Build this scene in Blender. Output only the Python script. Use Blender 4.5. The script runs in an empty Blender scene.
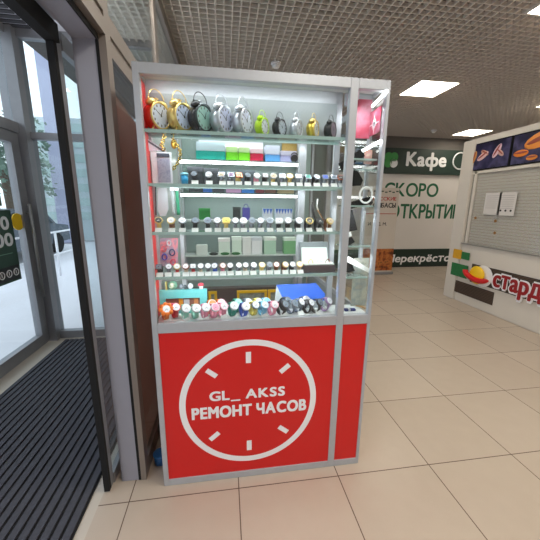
import bpy, bmesh, math, random
from mathutils import Vector, Matrix
random.seed(7)
SC = bpy.context.scene
COL = SC.collection
PI = math.pi

# ------------------------------------------------------------------ camera
FPX, PITCH, YAW, ROLL, EYE = 300.05, 0.21491, 0.14731, 0.010789, 1.62
cy, sy, cp, sp = math.cos(YAW), math.sin(YAW), math.cos(PITCH), math.sin(PITCH)
FW = Vector((sy*cp, cy*cp, -sp))
R0 = Vector((cy, -sy, 0)); U0 = R0.cross(FW)
RT = R0*math.cos(ROLL) + U0*math.sin(ROLL)
UP = -R0*math.sin(ROLL) + U0*math.cos(ROLL)
cam = bpy.data.cameras.new('camera'); camo = bpy.data.objects.new('camera', cam); COL.objects.link(camo)
M3 = Matrix((RT, UP, -FW)).transposed()
camo.matrix_world = Matrix.Translation((0, 0, EYE)) @ M3.to_4x4()
cam.sensor_width = 36; cam.lens = FPX/540*36; cam.clip_start = 0.05; cam.clip_end = 300
SC.camera = camo

def ray(x, y): return FW*FPX + RT*(x-270) - UP*(y-270)
def atY(x, y, Y): d = ray(x, y); return Vector((0, 0, EYE)) + d*(Y/d.y)      # measured point on a wall Y = const
def atX(x, y, X): d = ray(x, y); return Vector((0, 0, EYE)) + d*(X/d.x)
def atZ(x, y, z): d = ray(x, y); return Vector((0, 0, EYE)) + d*((z-EYE)/d.z)

# ------------------------------------------------------------------ materials
def srgb(c): return tuple(((v/255)/12.92 if v/255 <= .04045 else ((v/255+.055)/1.055)**2.4) for v in c)
MATS = {}
def mat(name, col, rough=.5, metal=0., emit=0., noise=0., nscale=20., bump=0., coat=0., alpha=None):
    if name in MATS: return MATS[name]
    m = bpy.data.materials.new(name); m.use_nodes = True; MATS[name] = m
    nt = m.node_tree; b = nt.nodes['Principled BSDF']
    c = srgb(col) + (1,)
    b.inputs['Base Color'].default_value = c; b.inputs['Roughness'].default_value = rough; b.inputs['Metallic'].default_value = metal
    if coat: b.inputs['Coat Weight'].default_value = coat
    if emit:
        b.inputs['Emission Color'].default_value = c; b.inputs['Emission Strength'].default_value = emit
    if noise or bump:
        tc = nt.nodes.new('ShaderNodeTexCoord'); n = nt.nodes.new('ShaderNodeTexNoise'); n.inputs['Scale'].default_value = nscale; n.inputs['Detail'].default_value = 4
        nt.links.new(tc.outputs['Object'], n.inputs['Vector'])
        if noise:
            mx = nt.nodes.new('ShaderNodeMix'); mx.data_type = 'RGBA'
            mx.inputs['A'].default_value = tuple(v*(1-noise) for v in c[:3])+(1,); mx.inputs['B'].default_value = tuple(min(1, v*(1+noise)) for v in c[:3])+(1,)
            nt.links.new(n.outputs['Fac'], mx.inputs['Factor']); nt.links.new(mx.outputs['Result'], b.inputs['Base Color'])
        if bump:
            bp = nt.nodes.new('ShaderNodeBump'); bp.inputs['Strength'].default_value = bump; bp.inputs['Distance'].default_value = .01
            nt.links.new(n.outputs['Fac'], bp.inputs['Height']); nt.links.new(bp.outputs['Normal'], b.inputs['Normal'])
    return m

def glass(name, tint=(1, 1, 1), ior=1.5, haze=0., rough=0.0, hazecol=(200, 215, 215), boost=1.0):
    m = bpy.data.materials.new(name); m.use_nodes = True; MATS[name] = m
    nt = m.node_tree; nt.nodes.clear()
    out = nt.nodes.new('ShaderNodeOutputMaterial'); tr = nt.nodes.new('ShaderNodeBsdfTransparent'); gl = nt.nodes.new('ShaderNodeBsdfGlossy')
    tr.inputs['Color'].default_value = (*tint, 1); gl.inputs['Roughness'].default_value = rough
    L = nt.links.new; g = nt.nodes.new('ShaderNodeNewGeometry'); dt = nt.nodes.new('ShaderNodeVectorMath'); dt.operation = 'DOT_PRODUCT'; L(g.outputs['Normal'], dt.inputs[0]); L(g.outputs['Incoming'], dt.inputs[1])
    def mth(op, a, bv=None):
        n = nt.nodes.new('ShaderNodeMath'); n.operation = op; n.use_clamp = op == 'ADD'
        for i, v in enumerate((a, bv)):
            if v is None: continue
            if isinstance(v, (int, float)): n.inputs[i].default_value = v
            else: L(v, n.inputs[i])
        return n.outputs[0]
    f0 = ((ior-1)/(ior+1))**2
    fac = mth('ADD', mth('MULTIPLY', mth('POWER', mth('SUBTRACT', 1., mth('ABSOLUTE', dt.outputs['Value'])), 5.), (1-f0)*boost), f0*boost)
    mx = nt.nodes.new('ShaderNodeMixShader'); L(fac, mx.inputs[0])
    src = tr
    if haze:
        df = nt.nodes.new('ShaderNodeBsdfDiffuse'); df.inputs['Color'].default_value = srgb(hazecol)+(1,)
        m2 = nt.nodes.new('ShaderNodeMixShader'); m2.inputs[0].default_value = haze
        nt.links.new(tr.outputs[0], m2.inputs[1]); nt.links.new(df.outputs[0], m2.inputs[2]); src = m2
    nt.links.new(src.outputs[0], mx.inputs[1]); nt.links.new(gl.outputs[0], mx.inputs[2]); nt.links.new(mx.outputs[0], out.inputs[0])
    return m

def tile_material():
    m = bpy.data.materials.new('porcelain_tile'); m.use_nodes = True; nt = m.node_tree; b = nt.nodes['Principled BSDF']; L = nt.links.new
    g = nt.nodes.new('ShaderNodeNewGeometry'); s = nt.nodes.new('ShaderNodeSeparateXYZ'); L(g.outputs['Position'], s.inputs[0])
    def mth(op, a, bv=None, cv=None):
        n = nt.nodes.new('ShaderNodeMath'); n.operation = op
        for i, v in enumerate((a, bv, cv)):
            if v is None: continue
            if isinstance(v, (int, float)): n.inputs[i].default_value = v
            else: L(v, n.inputs[i])
        return n.outputs[0]
    SX, SY, X0, Y0 = .606, .637, .045, 1.448
    masks = []; ids = []
    for o, S, O in ((s.outputs['X'], SX, X0), (s.outputs['Y'], SY, Y0)):
        u = mth('DIVIDE', mth('SUBTRACT', o, O), S); f = mth('FRACT', u); ids.append(mth('FLOOR', u))
        d = mth('MULTIPLY', mth('MINIMUM', f, mth('SUBTRACT', 1.0, f)), S)
        masks.append(mth('LESS_THAN', d, .0028))
    gm = mth('MAXIMUM', masks[0], masks[1])
    cx = nt.nodes.new('ShaderNodeCombineXYZ'); L(ids[0], cx.inputs[0]); L(ids[1], cx.inputs[1])
    wn = nt.nodes.new('ShaderNodeTexWhiteNoise'); L(cx.outputs[0], wn.inputs['Vector'])
    no = nt.nodes.new('ShaderNodeTexNoise'); no.inputs['Scale'].default_value = 9; no.inputs['Detail'].default_value = 6; L(g.outputs['Position'], no.inputs['Vector'])
    no2 = nt.nodes.new('ShaderNodeTexNoise'); no2.inputs['Scale'].default_value = 220; L(g.outputs['Position'], no2.inputs['Vector'])
    k = mth('ADD', mth('MULTIPLY', wn.outputs['Value'], .35), mth('ADD', mth('MULTIPLY', no.outputs['Fac'], .4), mth('MULTIPLY', no2.outputs['Fac'], .25)))
    c1 = nt.nodes.new('ShaderNodeMix'); c1.data_type = 'RGBA'; c1.inputs['A'].default_value = srgb((178, 162, 145))+(1,); c1.inputs['B'].default_value = srgb((198, 183, 167))+(1,)
    L(k, c1.inputs['Factor'])
    c2 = nt.nodes.new('ShaderNodeMix'); c2.data_type = 'RGBA'; c2.inputs['B'].default_value = srgb((96, 78, 66))+(1,)
    L(gm, c2.inputs['Factor']); L(c1.outputs['Result'], c2.inputs['A']); L(c2.outputs['Result'], b.inputs['Base Color'])
    L(mth('ADD', mth('MULTIPLY', gm, .5), .30), b.inputs['Roughness'])
    bp = nt.nodes.new('ShaderNodeBump'); bp.inputs['Strength'].default_value = .4; bp.inputs['Distance'].default_value = .002; L(mth('SUBTRACT', 1., gm), bp.inputs['Height']); L(bp.outputs['Normal'], b.inputs['Normal'])
    return m

def reflection_material():
    """translucent red-brown for the board standing in for a glass reflection"""
    m = bpy.data.materials.new('brown_reflection'); m.use_nodes = True; nt = m.node_tree; nt.nodes.clear(); L = nt.links.new
    out = nt.nodes.new('ShaderNodeOutputMaterial'); d = nt.nodes.new('ShaderNodeBsdfDiffuse'); t = nt.nodes.new('ShaderNodeBsdfTranslucent'); mx = nt.nodes.new('ShaderNodeMixShader'); mx.inputs[0].default_value = .6
    g = nt.nodes.new('ShaderNodeNewGeometry'); n = nt.nodes.new('ShaderNodeTexNoise'); n.inputs['Scale'].default_value = 5; L(g.outputs['Position'], n.inputs['Vector'])
    c = nt.nodes.new('ShaderNodeMix'); c.data_type = 'RGBA'; c.inputs['A'].default_value = srgb((208, 164, 146))+(1,); c.inputs['B'].default_value = srgb((232, 194, 178))+(1,); L(n.outputs['Fac'], c.inputs['Factor'])
    for q in (d, t): L(c.outputs['Result'], q.inputs['Color'])
    L(d.outputs[0], mx.inputs[1]); L(t.outputs[0], mx.inputs[2]); L(mx.outputs[0], out.inputs[0]); return m

def stripe_material(name, axis, period, duty, ca, cb, rough=.5):
    m = bpy.data.materials.new(name); m.use_nodes = True; nt = m.node_tree; b = nt.nodes['Principled BSDF']; L = nt.links.new
    g = nt.nodes.new('ShaderNodeNewGeometry'); s = nt.nodes.new('ShaderNodeSeparateXYZ'); L(g.outputs['Position'], s.inputs[0])
    d = nt.nodes.new('ShaderNodeMath'); d.operation = 'DIVIDE'; L(s.outputs[axis], d.inputs[0]); d.inputs[1].default_value = period
    f = nt.nodes.new('ShaderNodeMath'); f.operation = 'FRACT'; L(d.outputs[0], f.inputs[0])
    l = nt.nodes.new('ShaderNodeMath'); l.operation = 'LESS_THAN'; L(f.outputs[0], l.inputs[0]); l.inputs[1].default_value = duty
    n = nt.nodes.new('ShaderNodeTexNoise'); n.inputs['Scale'].default_value = 90; L(g.outputs['Position'], n.inputs['Vector'])
    mx = nt.nodes.new('ShaderNodeMix'); mx.data_type = 'RGBA'; mx.inputs['A'].default_value = srgb(ca)+(1,); mx.inputs['B'].default_value = srgb(cb)+(1,); L(l.outputs[0], mx.inputs['Factor'])
    m2 = nt.nodes.new('ShaderNodeMix'); m2.data_type = 'RGBA'; m2.blend_type = 'MULTIPLY'; m2.inputs['Factor'].default_value = .5; L(mx.outputs['Result'], m2.inputs['A']); L(n.outputs['Color'], m2.inputs['B'])
    L(m2.outputs['Result'], b.inputs['Base Color']); b.inputs['Roughness'].default_value = rough
    return m

def picture_material(name, cols, scale=6., rough=.4, emit=0.):
    """blotchy printed picture"""
    m = bpy.data.materials.new(name); m.use_nodes = True; nt = m.node_tree; b = nt.nodes['Principled BSDF']; L = nt.links.new
    tc = nt.nodes.new('ShaderNodeTexCoord'); n = nt.nodes.new('ShaderNodeTexNoise'); n.inputs['Scale'].default_value = scale; n.inputs['Detail'].default_value = 3
    L(tc.outputs['Object'], n.inputs['Vector']); r = nt.nodes.new('ShaderNodeValToRGB'); L(n.outputs['Fac'], r.inputs[0])
    e = r.color_ramp.elements
    while len(e) < len(cols): e.new(.5)
    for i, c in enumerate(cols):
        e[i].position = .3 + .4*i/(len(cols)-1); e[i].color = srgb(c)+(1,)
    L(r.outputs[0], b.inputs['Base Color']); b.inputs['Roughness'].default_value = rough
    if emit: L(r.outputs[0], b.inputs['Emission Color']); b.inputs['Emission Strength'].default_value = emit
    return m

# ------------------------------------------------------------------ mesh building
class MB:
    def __init__(s): s.bm = bmesh.new()
    def _mi(s, fs, mi):
        for f in fs: f.material_index = mi
    def box(s, x0, x1, y0, y1, z0, z1, mi=0, bev=0.):
        r = bmesh.ops.create_cube(s.bm, size=1); vs = r['verts']
        bmesh.ops.scale(s.bm, vec=(x1-x0, y1-y0, z1-z0), verts=vs); bmesh.ops.translate(s.bm, vec=((x0+x1)/2, (y0+y1)/2, (z0+z1)/2), verts=vs)
        fs = {f for v in vs for f in v.link_faces}
        s._mi(fs, mi)
        if bev: bmesh.ops.bevel(s.bm, geom=list({e for f in fs for e in f.edges}), offset=bev, segments=2, affect='EDGES', clamp_overlap=True)
        return s
    def quad(s, pts, mi=0):
        f = s.bm.faces.new([s.bm.verts.new(p) for p in pts]); f.material_index = mi; return s
    def prism(s, pts, vec, mi=0):
        """flat outline pushed along vec"""
        v = Vector(vec); a = [s.bm.verts.new(p) for p in pts]; b = [s.bm.verts.new(Vector(p)+v) for p in pts]; n = len(pts)
        fs = [s.bm.faces.new(a), s.bm.faces.new(b[::-1])] + [s.bm.faces.new((a[i], b[i], b[(i+1) % n], a[(i+1) % n])) for i in range(n)]
        s._mi(fs, mi); bmesh.ops.recalc_face_normals(s.bm, faces=fs); return s
    def cyl(s, p0, p1, r, r2=None, seg=16, mi=0, smooth=True):
        p0, p1 = Vector(p0), Vector(p1); d = p1-p0; r2 = r if r2 is None else r2
        q = d.to_track_quat('Z', 'Y').to_matrix().to_4x4()
        res = bmesh.ops.create_cone(s.bm, cap_ends=True, cap_tris=False, segments=seg, radius1=r, radius2=r2, depth=d.length, matrix=Matrix.Translation((p0+p1)/2) @ q)
        fs = {f for v in res['verts'] for f in v.link_faces}; s._mi(fs, mi)
        for f in fs: f.smooth = smooth and len(f.verts) == 4
        return s
    def sphere(s, c, r, sc=(1, 1, 1), seg=16, mi=0, rot=None):
        m = Matrix.Translation(c)
        if rot is not None: m = m @ rot
        m = m @ Matrix.Diagonal((*sc, 1))
        res = bmesh.ops.create_uvsphere(s.bm, u_segments=seg, v_segments=max(6, seg//2), radius=r, matrix=m)
        fs = {f for v in res['verts'] for f in v.link_faces}; s._mi(fs, mi)
        for f in fs: f.smooth = True
        return s
    def tube(s, pts, r, seg=8, mi=0, closed=False):
        pts = [Vector(p) for p in pts]; n = len(pts); rings = []
        for i, p in enumerate(pts):
            a = pts[(i-1) % n] if closed or i else p; b = pts[(i+1) % n] if closed or i < n-1 else p
            t = (b-a).normalized(); u = t.cross(Vector((.31, .17, .93)));
            if u.length < .05: u = t.cross(Vector((1, 0, 0)))
            u.normalize(); w = t.cross(u)
            rings.append([s.bm.verts.new(p+u*r*math.cos(2*PI*k/seg)+w*r*math.sin(2*PI*k/seg)) for k in range(seg)])
        fs = []
        for i in range(n if closed else n-1):
            A, B = rings[i], rings[(i+1) % n]
            for k in range(seg): fs.append(s.bm.faces.new((A[k], A[(k+1) % seg], B[(k+1) % seg], B[k])))
        if not closed: fs += [s.bm.faces.new(rings[0][::-1]), s.bm.faces.new(rings[-1])]
        s._mi(fs, mi); bmesh.ops.recalc_face_normals(s.bm, faces=fs)
        for f in fs: f.smooth = True
        return s
    def band(s, path, width, thick, axis=Vector((1, 0, 0)), mi=0, closed=True):
        """flat ribbon following a path in the plane normal to axis"""
        pts = [Vector(p) for p in path]; n = len(pts); rings = []
        for i, p in enumerate(pts):
            a = pts[(i-1) % n] if closed or i else p; b = pts[(i+1) % n] if closed or i < n-1 else p
            t = (b-a).normalized(); nn = t.cross(axis).normalized(); h = axis*(width(i/n) if callable(width) else width)/2
            rings.append([s.bm.verts.new(p+nn*thick/2+h), s.bm.verts.new(p+nn*thick/2-h), s.bm.verts.new(p-nn*thick/2-h), s.bm.verts.new(p-nn*thick/2+h)])
        fs = []
        for i in range(n if closed else n-1):
            A, B = rings[i], rings[(i+1) % n]
            for k in range(4): fs.append(s.bm.faces.new((A[k], A[(k+1) % 4], B[(k+1) % 4], B[k])))
        if not closed: fs += [s.bm.faces.new(rings[0][::-1]), s.bm.faces.new(rings[-1])]
        s._mi(fs, mi); bmesh.ops.recalc_face_normals(s.bm, faces=fs)
        for f in fs: f.smooth = True
        return s
    def lathe(s, prof, c=(0, 0, 0), seg=20, mi=0):
        c = Vector(c); rings = [[s.bm.verts.new(c+Vector((r*math.cos(2*PI*k/seg), r*math.sin(2*PI*k/seg), z))) for k in range(seg)] for r, z in prof]
        fs = []
        for A, B in zip(rings, rings[1:]):
            for k in range(seg): fs.append(s.bm.faces.new((A[k], A[(k+1) % seg], B[(k+1) % seg], B[k])))
        fs += [s.bm.faces.new(rings[0][::-1]), s.bm.faces.new(rings[-1])]
        s._mi(fs, mi); bmesh.ops.recalc_face_normals(s.bm, faces=fs)
        for f in fs: f.smooth = len(f.verts) == 4
        return s
    def build(s, name, mats, parent=None, off=None, origin=None, kind=None):
        me = bpy.data.meshes.new(name)
        loc = Vector((0, 0, 0))
        if parent is not None:
            if off is None: off = parent.get('_w', (0, 0, 0))
            bmesh.ops.translate(s.bm, vec=-Vector(off), verts=s.bm.verts)
        else:
            if origin is None:
                xs = [v.co for v in s.bm.verts]
                origin = Vector(((min(v.x for v in xs)+max(v.x for v in xs))/2, (min(v.y for v in xs)+max(v.y for v in xs))/2, min(v.z for v in xs)))
            loc = Vector(origin); bmesh.ops.translate(s.bm, vec=-loc, verts=s.bm.verts)
        s.bm.to_mesh(me); s.bm.free()
        for m in (mats if isinstance(mats, (list, tuple)) else [mats]): me.materials.append(m)
        o = bpy.data.objects.new(name, me); COL.objects.link(o); o.location = loc
        if parent is not None: o.parent = parent; o['_w'] = tuple(off)
        else: o['_w'] = tuple(loc)
        if kind: o['kind'] = kind
        return o

def thing(name, label, cat, loc=(0, 0, 0), rz=0., group=None):
    o = bpy.data.objects.new(name, None); COL.objects.link(o); o.location = loc; o.rotation_euler = (0, 0, rz); o.empty_display_size = .05
    o['_w'] = tuple(loc)
    return tag(o, label, cat, group)
def tag(o, label, cat, group=None):
    o['label'] = label; o['category'] = cat
    if group: o['group'] = group
    return o
def struct(name, mb, m): return mb.build(name, m, kind='structure')
def dup(root, loc, rz, label, group=None, scale=None):
    def cp(o, par):
        c = o.copy(); COL.objects.link(c)
        if par is not None: c.parent = par
        for ch in [q for q in bpy.data.objects if q.parent == o]: cp(ch, c)
        return c
    r = cp(root, None); r.location = loc; r.rotation_euler = (0, 0, rz)
    if scale: r.scale = (scale,)*3
    r['label'] = label
    if group: r['group'] = group
    return r
def kids(o): return [q for q in bpy.data.objects if q.parent == o]

LATIN = dict(zip('АВЕКМНОРСТаеорсхё', 'ABEKMHOPCTaeopcxë'))
GLYPH = {}
def raw_glyph(ch):
    if ch not in GLYPH:
        c = bpy.data.curves.new('lettering', 'FONT'); c.body = ch; c.size = 1; c.resolution_u = 6
        o = bpy.data.objects.new('lettering', c); COL.objects.link(o); bpy.context.view_layer.update()
        me = bpy.data.meshes.new_from_object(o.evaluated_get(bpy.context.evaluated_depsgraph_get()))
        vs = [(v.co.x, v.co.y) for v in me.vertices]; fs = [tuple(p.vertices) for p in me.polygons]
        bpy.data.objects.remove(o); bpy.data.curves.remove(c); bpy.data.meshes.remove(me)
        x0 = min(v[0] for v in vs); GLYPH[ch] = ([(x-x0, y) for x, y in vs], fs)
    return GLYPH[ch]
def top(ch): return max(y for _x, y in raw_glyph(ch)[0])
def wid(ch): return max(x for x, _y in raw_glyph(ch)[0])
def shifted(g, dx, fy=1., dy=0.): return [(x+dx, y*fy+dy) for x, y in g[0]], [f if fy > 0 else f[::-1] for f in g[1]]
def merged(*gs):
    V, F = [], []
    for v, f in gs: F += [tuple(i+len(V) for i in q) for q in f]; V += v
    return V, F
def glyph(ch):
    """outline of one letter; shapes shared by both alphabets come from the Latin set"""
    if ch == 'ф':
        q, p, l = raw_glyph('q'), raw_glyph('p'), raw_glyph('l'); w = wid('q')-wid('l')
        return merged(q, shifted(p, w), shifted(l, w))
    if ch == 'Ы':
        p = raw_glyph('P'); return merged(shifted(p, 0, -1, top('P')), shifted(raw_glyph('I'), wid('P')+.07))
    g = raw_glyph(LATIN.get(ch, ch))
    if ch not in LATIN and ord(ch) > 0x400:
        k = top('H')/top('И'); g = [(x*k, y*k) for x, y in g[0]], g[1]
    return g
def text_on(name, body, left, right, up, width, cap, m, parent=None, bold=0., depth=.002, shear=0., heavy=None, track=0.):
    """lettering: left = baseline start, right/up = unit vectors, width and cap height in metres"""
    if heavy is None: heavy = [(bold*2*math.cos(k*PI/3), bold*2*math.sin(k*PI/3)) for k in range(6)] if bold else []
    bm = bmesh.new(); pen = 0.
    for ch in body:
        if ch == ' ': pen += .26; continue
        vs, fs = glyph(ch); layer = {'ф': (len(raw_glyph('q')[0]), len(raw_glyph('q')[0])+len(raw_glyph('p')[0]))}.get(ch, (10**6, 10**6))
        vv = [bm.verts.new((x+pen, y, .004*((i >= layer[0])+(i >= layer[1])))) for i, (x, y) in enumerate(vs)]
        for f in fs:
            try: bm.faces.new([vv[i] for i in f])
            except ValueError: pass
        pen += max(x for x, _y in vs)+(.06 if ch in '.:' else .085)+track
    lo, hi = 0., top('H'); x0 = min(v.co.x for v in bm.verts); x1 = max(v.co.x for v in bm.verts)
    right, up, left = Vector(right), Vector(up), Vector(left); nrm = right.cross(up)
    sx = width/(x1-x0); sy_ = cap/(hi-lo)
    for v in bm.verts:
        yy = (v.co.y-lo)*sy_; v.co = left + right*((v.co.x-x0)*sx + shear*yy) + up*yy + nrm*(v.co.z*cap)
    if depth:
        r = bmesh.ops.extrude_face_region(bm, geom=bm.faces[:]); bmesh.ops.translate(bm, vec=nrm*depth, verts=[e for e in r['geom'] if isinstance(e, bmesh.types.BMVert)])
        bmesh.ops.recalc_face_normals(bm, faces=bm.faces)
    first = bm.verts[:] + bm.edges[:] + bm.faces[:]
    for k, (hx, hy) in enumerate(heavy):                      # heavier strokes for poster lettering
        g = bmesh.ops.duplicate(bm, geom=first)
        bmesh.ops.translate(bm, vec=(right*hx+up*hy)*cap+nrm*(k+1)*.00015, verts=[e for e in g['geom'] if isinstance(e, bmesh.types.BMVert)])
    b = MB(); b.bm.free(); b.bm = bm
    return b.build(name, m, parent)

# ------------------------------------------------------------------ palette
ALU = mat('anodised_aluminium', (186, 190, 196), .42, .35, noise=.06, nscale=40)
ALU_D = mat('grey_aluminium', (146, 146, 150), .4, .4, noise=.08, nscale=12)
ALU_WARM = mat('warm_aluminium', (140, 130, 122), .42, .35, noise=.06, nscale=12)
JAMB = mat('grey_jamb_panel', (152, 152, 163), .5, 0, noise=.05, nscale=6)
BLACK = mat('black_rubber', (8, 8, 10), .85)
RED = mat('red_panel', (214, 24, 24), .35, 0, noise=.04, nscale=5)
REDB = mat('red_brown_board', (176, 112, 96), .4, 0, noise=.1, nscale=5)
WHITE = mat('white_print', (244, 243, 245), .5)
GL = glass('clear_glass', (.97, .985, .98), 1.45)
GLP = glass('partition_glass', (.82, .85, .86), 1.52, boost=1.0)
GLS = glass('shelf_glass', (.84, .93, .91), 1.45, haze=.12)
GLD = glass('door_glass', (.9, .95, .96), 1.5)
SHELF_EDGE = mat('glass_shelf_edge', (165, 190, 186), .25, 0, emit=.05)
LED = mat('led_tube', (255, 255, 255), .5, emit=6)
PANEL_LIGHT = mat('light_panel', (255, 246, 226), .5, emit=13)
PALE = mat('pale_grey_panel', (176, 184, 186), .5, noise=.05, nscale=4)
DARK = mat('dark_void', (52, 50, 50), .8)

# ------------------------------------------------------------------ the setting
HZ = 3.3                     # ceiling height
BACKY = 7.43
XP = -.5                     # room face of the glass partition
b = MB(); b.box(-.72, 13, -5, 7.6, -.05, 0); struct('floor', b, tile_material())
b = MB(); b.box(-2.2, -.72, -5, 3.95, -.05, 0); struct('floor.001', b, mat('vestibule_floor', (196, 186, 172), .4, noise=.06, nscale=8))
# grille ceiling
b = MB(); x = XP
while x < 12.5: b.box(x-.005, x+.005, -4.9, 7.45, HZ, HZ+.035); x += .075
y = -4.9
while y < 7.45: b.box(XP, 12.5, y-.005, y+.005, HZ+.001, HZ+.034); y += .075
struct('ceiling', b, mat('grille_ceiling_bar', (216, 206, 197), .55))
b = MB(); b.box(XP-1.8, 13, -5, 7.6, HZ+.16, HZ+.2); struct('ceiling.001', b, mat('ceiling_void', (96, 90, 86), .9))
b = MB(); b.box(-2.2, -.72, -5, 3.95, HZ, HZ+.05); struct('ceiling.002', b, mat('vestibule_ceiling', (206, 206, 216), .6))
b = MB(); x = -1.25
while x < -.55: b.box(x-.006, x+.006, 1.62, 7.4, HZ-.035, HZ-.002); x += .075
y = 1.65
while y < 7.4: b.box(-1.25, -.55, y-.006, y+.006, HZ-.034, HZ-.003); y += .075
struct('ceiling.003', b, mat('vestibule_grille_bar', (240, 236, 226), .55))
b = MB()
for i in range(60): b.box(-2.1, -1.86, -.9+i*.08, -.9+i*.08+.05, HZ-.012, HZ-.002)
struct('trim_1', b, mat('vent_slot', (62, 62, 68), .7))
b = MB(); b.box(-.62, 13, BACKY, BACKY+.1, 0, HZ+.1); struct('wall_back', b, mat('grey_bulkhead', (120, 114, 110), .7, noise=.04, nscale=3))
b = MB(); b.box(12.5, 12.6, -5, 7.5, 0, HZ+.1); struct('wall_right', b, mat('pale_wall', (190, 186, 180), .7))
b = MB(); b.box(-2.2, 12.6, -5.1, -5, 0, HZ+.1); struct('wall_front', b, mat('pale_wall', (190, 186, 180), .7))

# glass partition between hall and vestibule, jamb and header of the automatic door
JY = 1.585
b = MB()
b.box(-.64, -.545, JY, JY+.012, 0, 2.33)                       # grey reveal panel
b.box(-.64, -.63, JY, JY+.06, 0, 2.33)
struct('trim_2', b, JAMB)
b = MB()
b.box(-.64, -.535, -4, JY, 2.315, 2.33); b.box(-.70, -.645, -4, JY-.03, 2.36, 2.46); struct('trim_3', b, JAMB)   # header soffit
b = MB(); b.box(-.545, -.53, JY-.003, JY+.02, 0, 2.33); b.box(-.537, -.53, -4, JY, 2.31, 2.335)
b.box(-.715, -.685, JY-.065, JY-.04, 0.01, 2.33); b.box(-.72, -.672, -4, JY-.04, 2.27, 2.34)
struct('trim_4', b, BLACK)                                       # gaskets and the edge seal of the open sliding leaf
b = MB(); b.box(-.53, XP, JY-.005, JY+.06, 0, HZ)                # post at the jamb
b.box(-.53, XP, -4, JY-.005, 2.335, 2.40); b.box(-.53, XP, -4, JY-.005, 2.425, 2.52); b.box(-.53, -.51, -4, JY, 2.40, 2.425)
b.box(-.53, XP, JY+.06, 4.6, 2.27, 2.335); b.box(-.53, XP, JY+.06, 4.6, 2.36, 2.44); b.box(-.53, -.51, JY+.06, 4.6, 2.335, 2.36)
b.box(-.53, XP, 2.70, 2.80, 0, HZ); b.box(-.53, XP, JY+.06, 7.4, 3.2, HZ); b.box(-.53, XP, -4, JY, 3.22, HZ)
b.box(-.53, XP, JY+.06, 7.4, 0, .10); b.box(-.53, XP, 4.55, 4.62, 0, HZ)
b.box(-.53, -.49, 2.82, 7.4, 3.17, 3.2)
struct('trim_5', b, ALU_WARM)
b = MB(); b.box(-.52, -.512, JY+.05, 2.71, .09, 2.28); b.box(-.52, -.512, 2.79, 4.56, .09, 2.28); b.box(-.52, -.512, 4.6, 7.4, .09, 3.2)
struct('window_1', b, GLP)
b = MB(); b.box(-.52, -.512, -4, JY, 2.51, 3.23); b.box(-.52, -.512, JY+.05, 2.71, 2.43, 3.21); b.box(-.52, -.512, 2.79, 4.56, 2.43, 3.21)
struct('window_2', b, GLP)
ya, yb2 = atX(123.5, 200, -.53).y, 2.69
b = MB(); b.prism([(-.55, ya, .001), (-.55, yb2, .001), (-.55, yb2, 2.02), (-.55, ya, 2.16)], (.012, 0, 0)); tag(b.build('reflection_board', reflection_material()), 'tall red-brown board added behind the partition glass as the cabinet side reflection', 'board')  # added board stands in for the red cabinet side reflected in the glass
# the open sliding leaf tucked behind the jamb
b = MB(); b.box(-.70, -.69, JY-.04, JY+1.1, .05, 2.28); struct('door_1', b, GLD)
b = MB(); b.box(-.700, -.686, JY-.04, JY+.0, .01, 2.3); b.box(-.71, -.68, JY, JY+1.1, .0, .07); b.box(-.71, -.68, JY, JY+1.1, 2.26, 2.33)
struct('trim_6', b, ALU_D)

# vestibule outer facade
XO, EY = -2.12, 3.76
b = MB(); b.box(XO-.08, XO+.10, EY-.10, EY+.08, 0, HZ)          # corner post
b.box(XO-.06, XO+.04, -2, EY-.1, 2.31, 2.41); b.box(XO-.06, XO+.04, -2, EY-.1, 3.22, HZ)
b.box(XO+.1, -.70, EY-.03, EY+.05, 2.27, 2.34); b.box(XO+.1, -.70, EY-.03, EY+.05, 0, .09); b.box(XO+.1, -.70, EY-.03, EY+.05, 3.22, HZ)
b.box(XO-.06, XO+.04, 2.1, 2.2, 0, HZ)
struct('trim_7', b, ALU_D)
b = MB(); b.box(XO-.01, XO, -2, EY-.1, 2.41, 3.22); struct('window_3', b, GLD)
b = MB(); b.box(XO+.1, -.71, EY, EY+.01, .09, 3.22); struct('window_4', b, GLD)
b = MB(); b.box(XO-.04, XO+.03, 3.52, 3.64, .02, 2.30); b.box(XO-.04, XO+.03, 2.22, 2.32, .02, 2.30); b.box(XO-.04, XO+.03, 2.32, 3.52, 2.20, 2.30); b.box(XO-.04, XO+.03, 2.32, 3.52, .02, .14)
d2 = struct('door_2', b, ALU_D)
b = MB(); b.box(XO-.008, XO, 2.31, 3.53, .13, 2.21); b.build('pane', GLD, d2)
b = MB(); b.tube([(XO+.07, 3.58, .58), (XO+.07, 3.58, 1.60)], .016); b.cyl((XO+.03, 3.58, .68), (XO+.07, 3.58, .68), .01); b.cyl((XO+.03, 3.58, 1.5), (XO+.07, 3.58, 1.5), .01)
b.build('handle', mat('steel_handle', (150, 148, 146), .35, .7), d2)
# entrance mat
mm = stripe_material('mat_ribs', 'X', .058, .28, (34, 34, 38), (78, 78, 86), .75)
t = thing('entrance_mat', 'long ribbed black entrance mat inside the glass door', 'mat', (-1.36, 0, 0))
b = MB(); b.box(-1.93, -.775, -2.5, 3.66, .001, .006); b.build('base', mat('mat_rubber', (26, 26, 28), .8), t)
b = MB(); x = -1.925
while x < -.79: b.box(x, x+.036, -2.5, 3.655, .006, .016); x += .0525
b.build('rib', mat('mat_rib', (62, 62, 70), .75, noise=.35, nscale=60), t)['kind'] = 'stuff'

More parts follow.
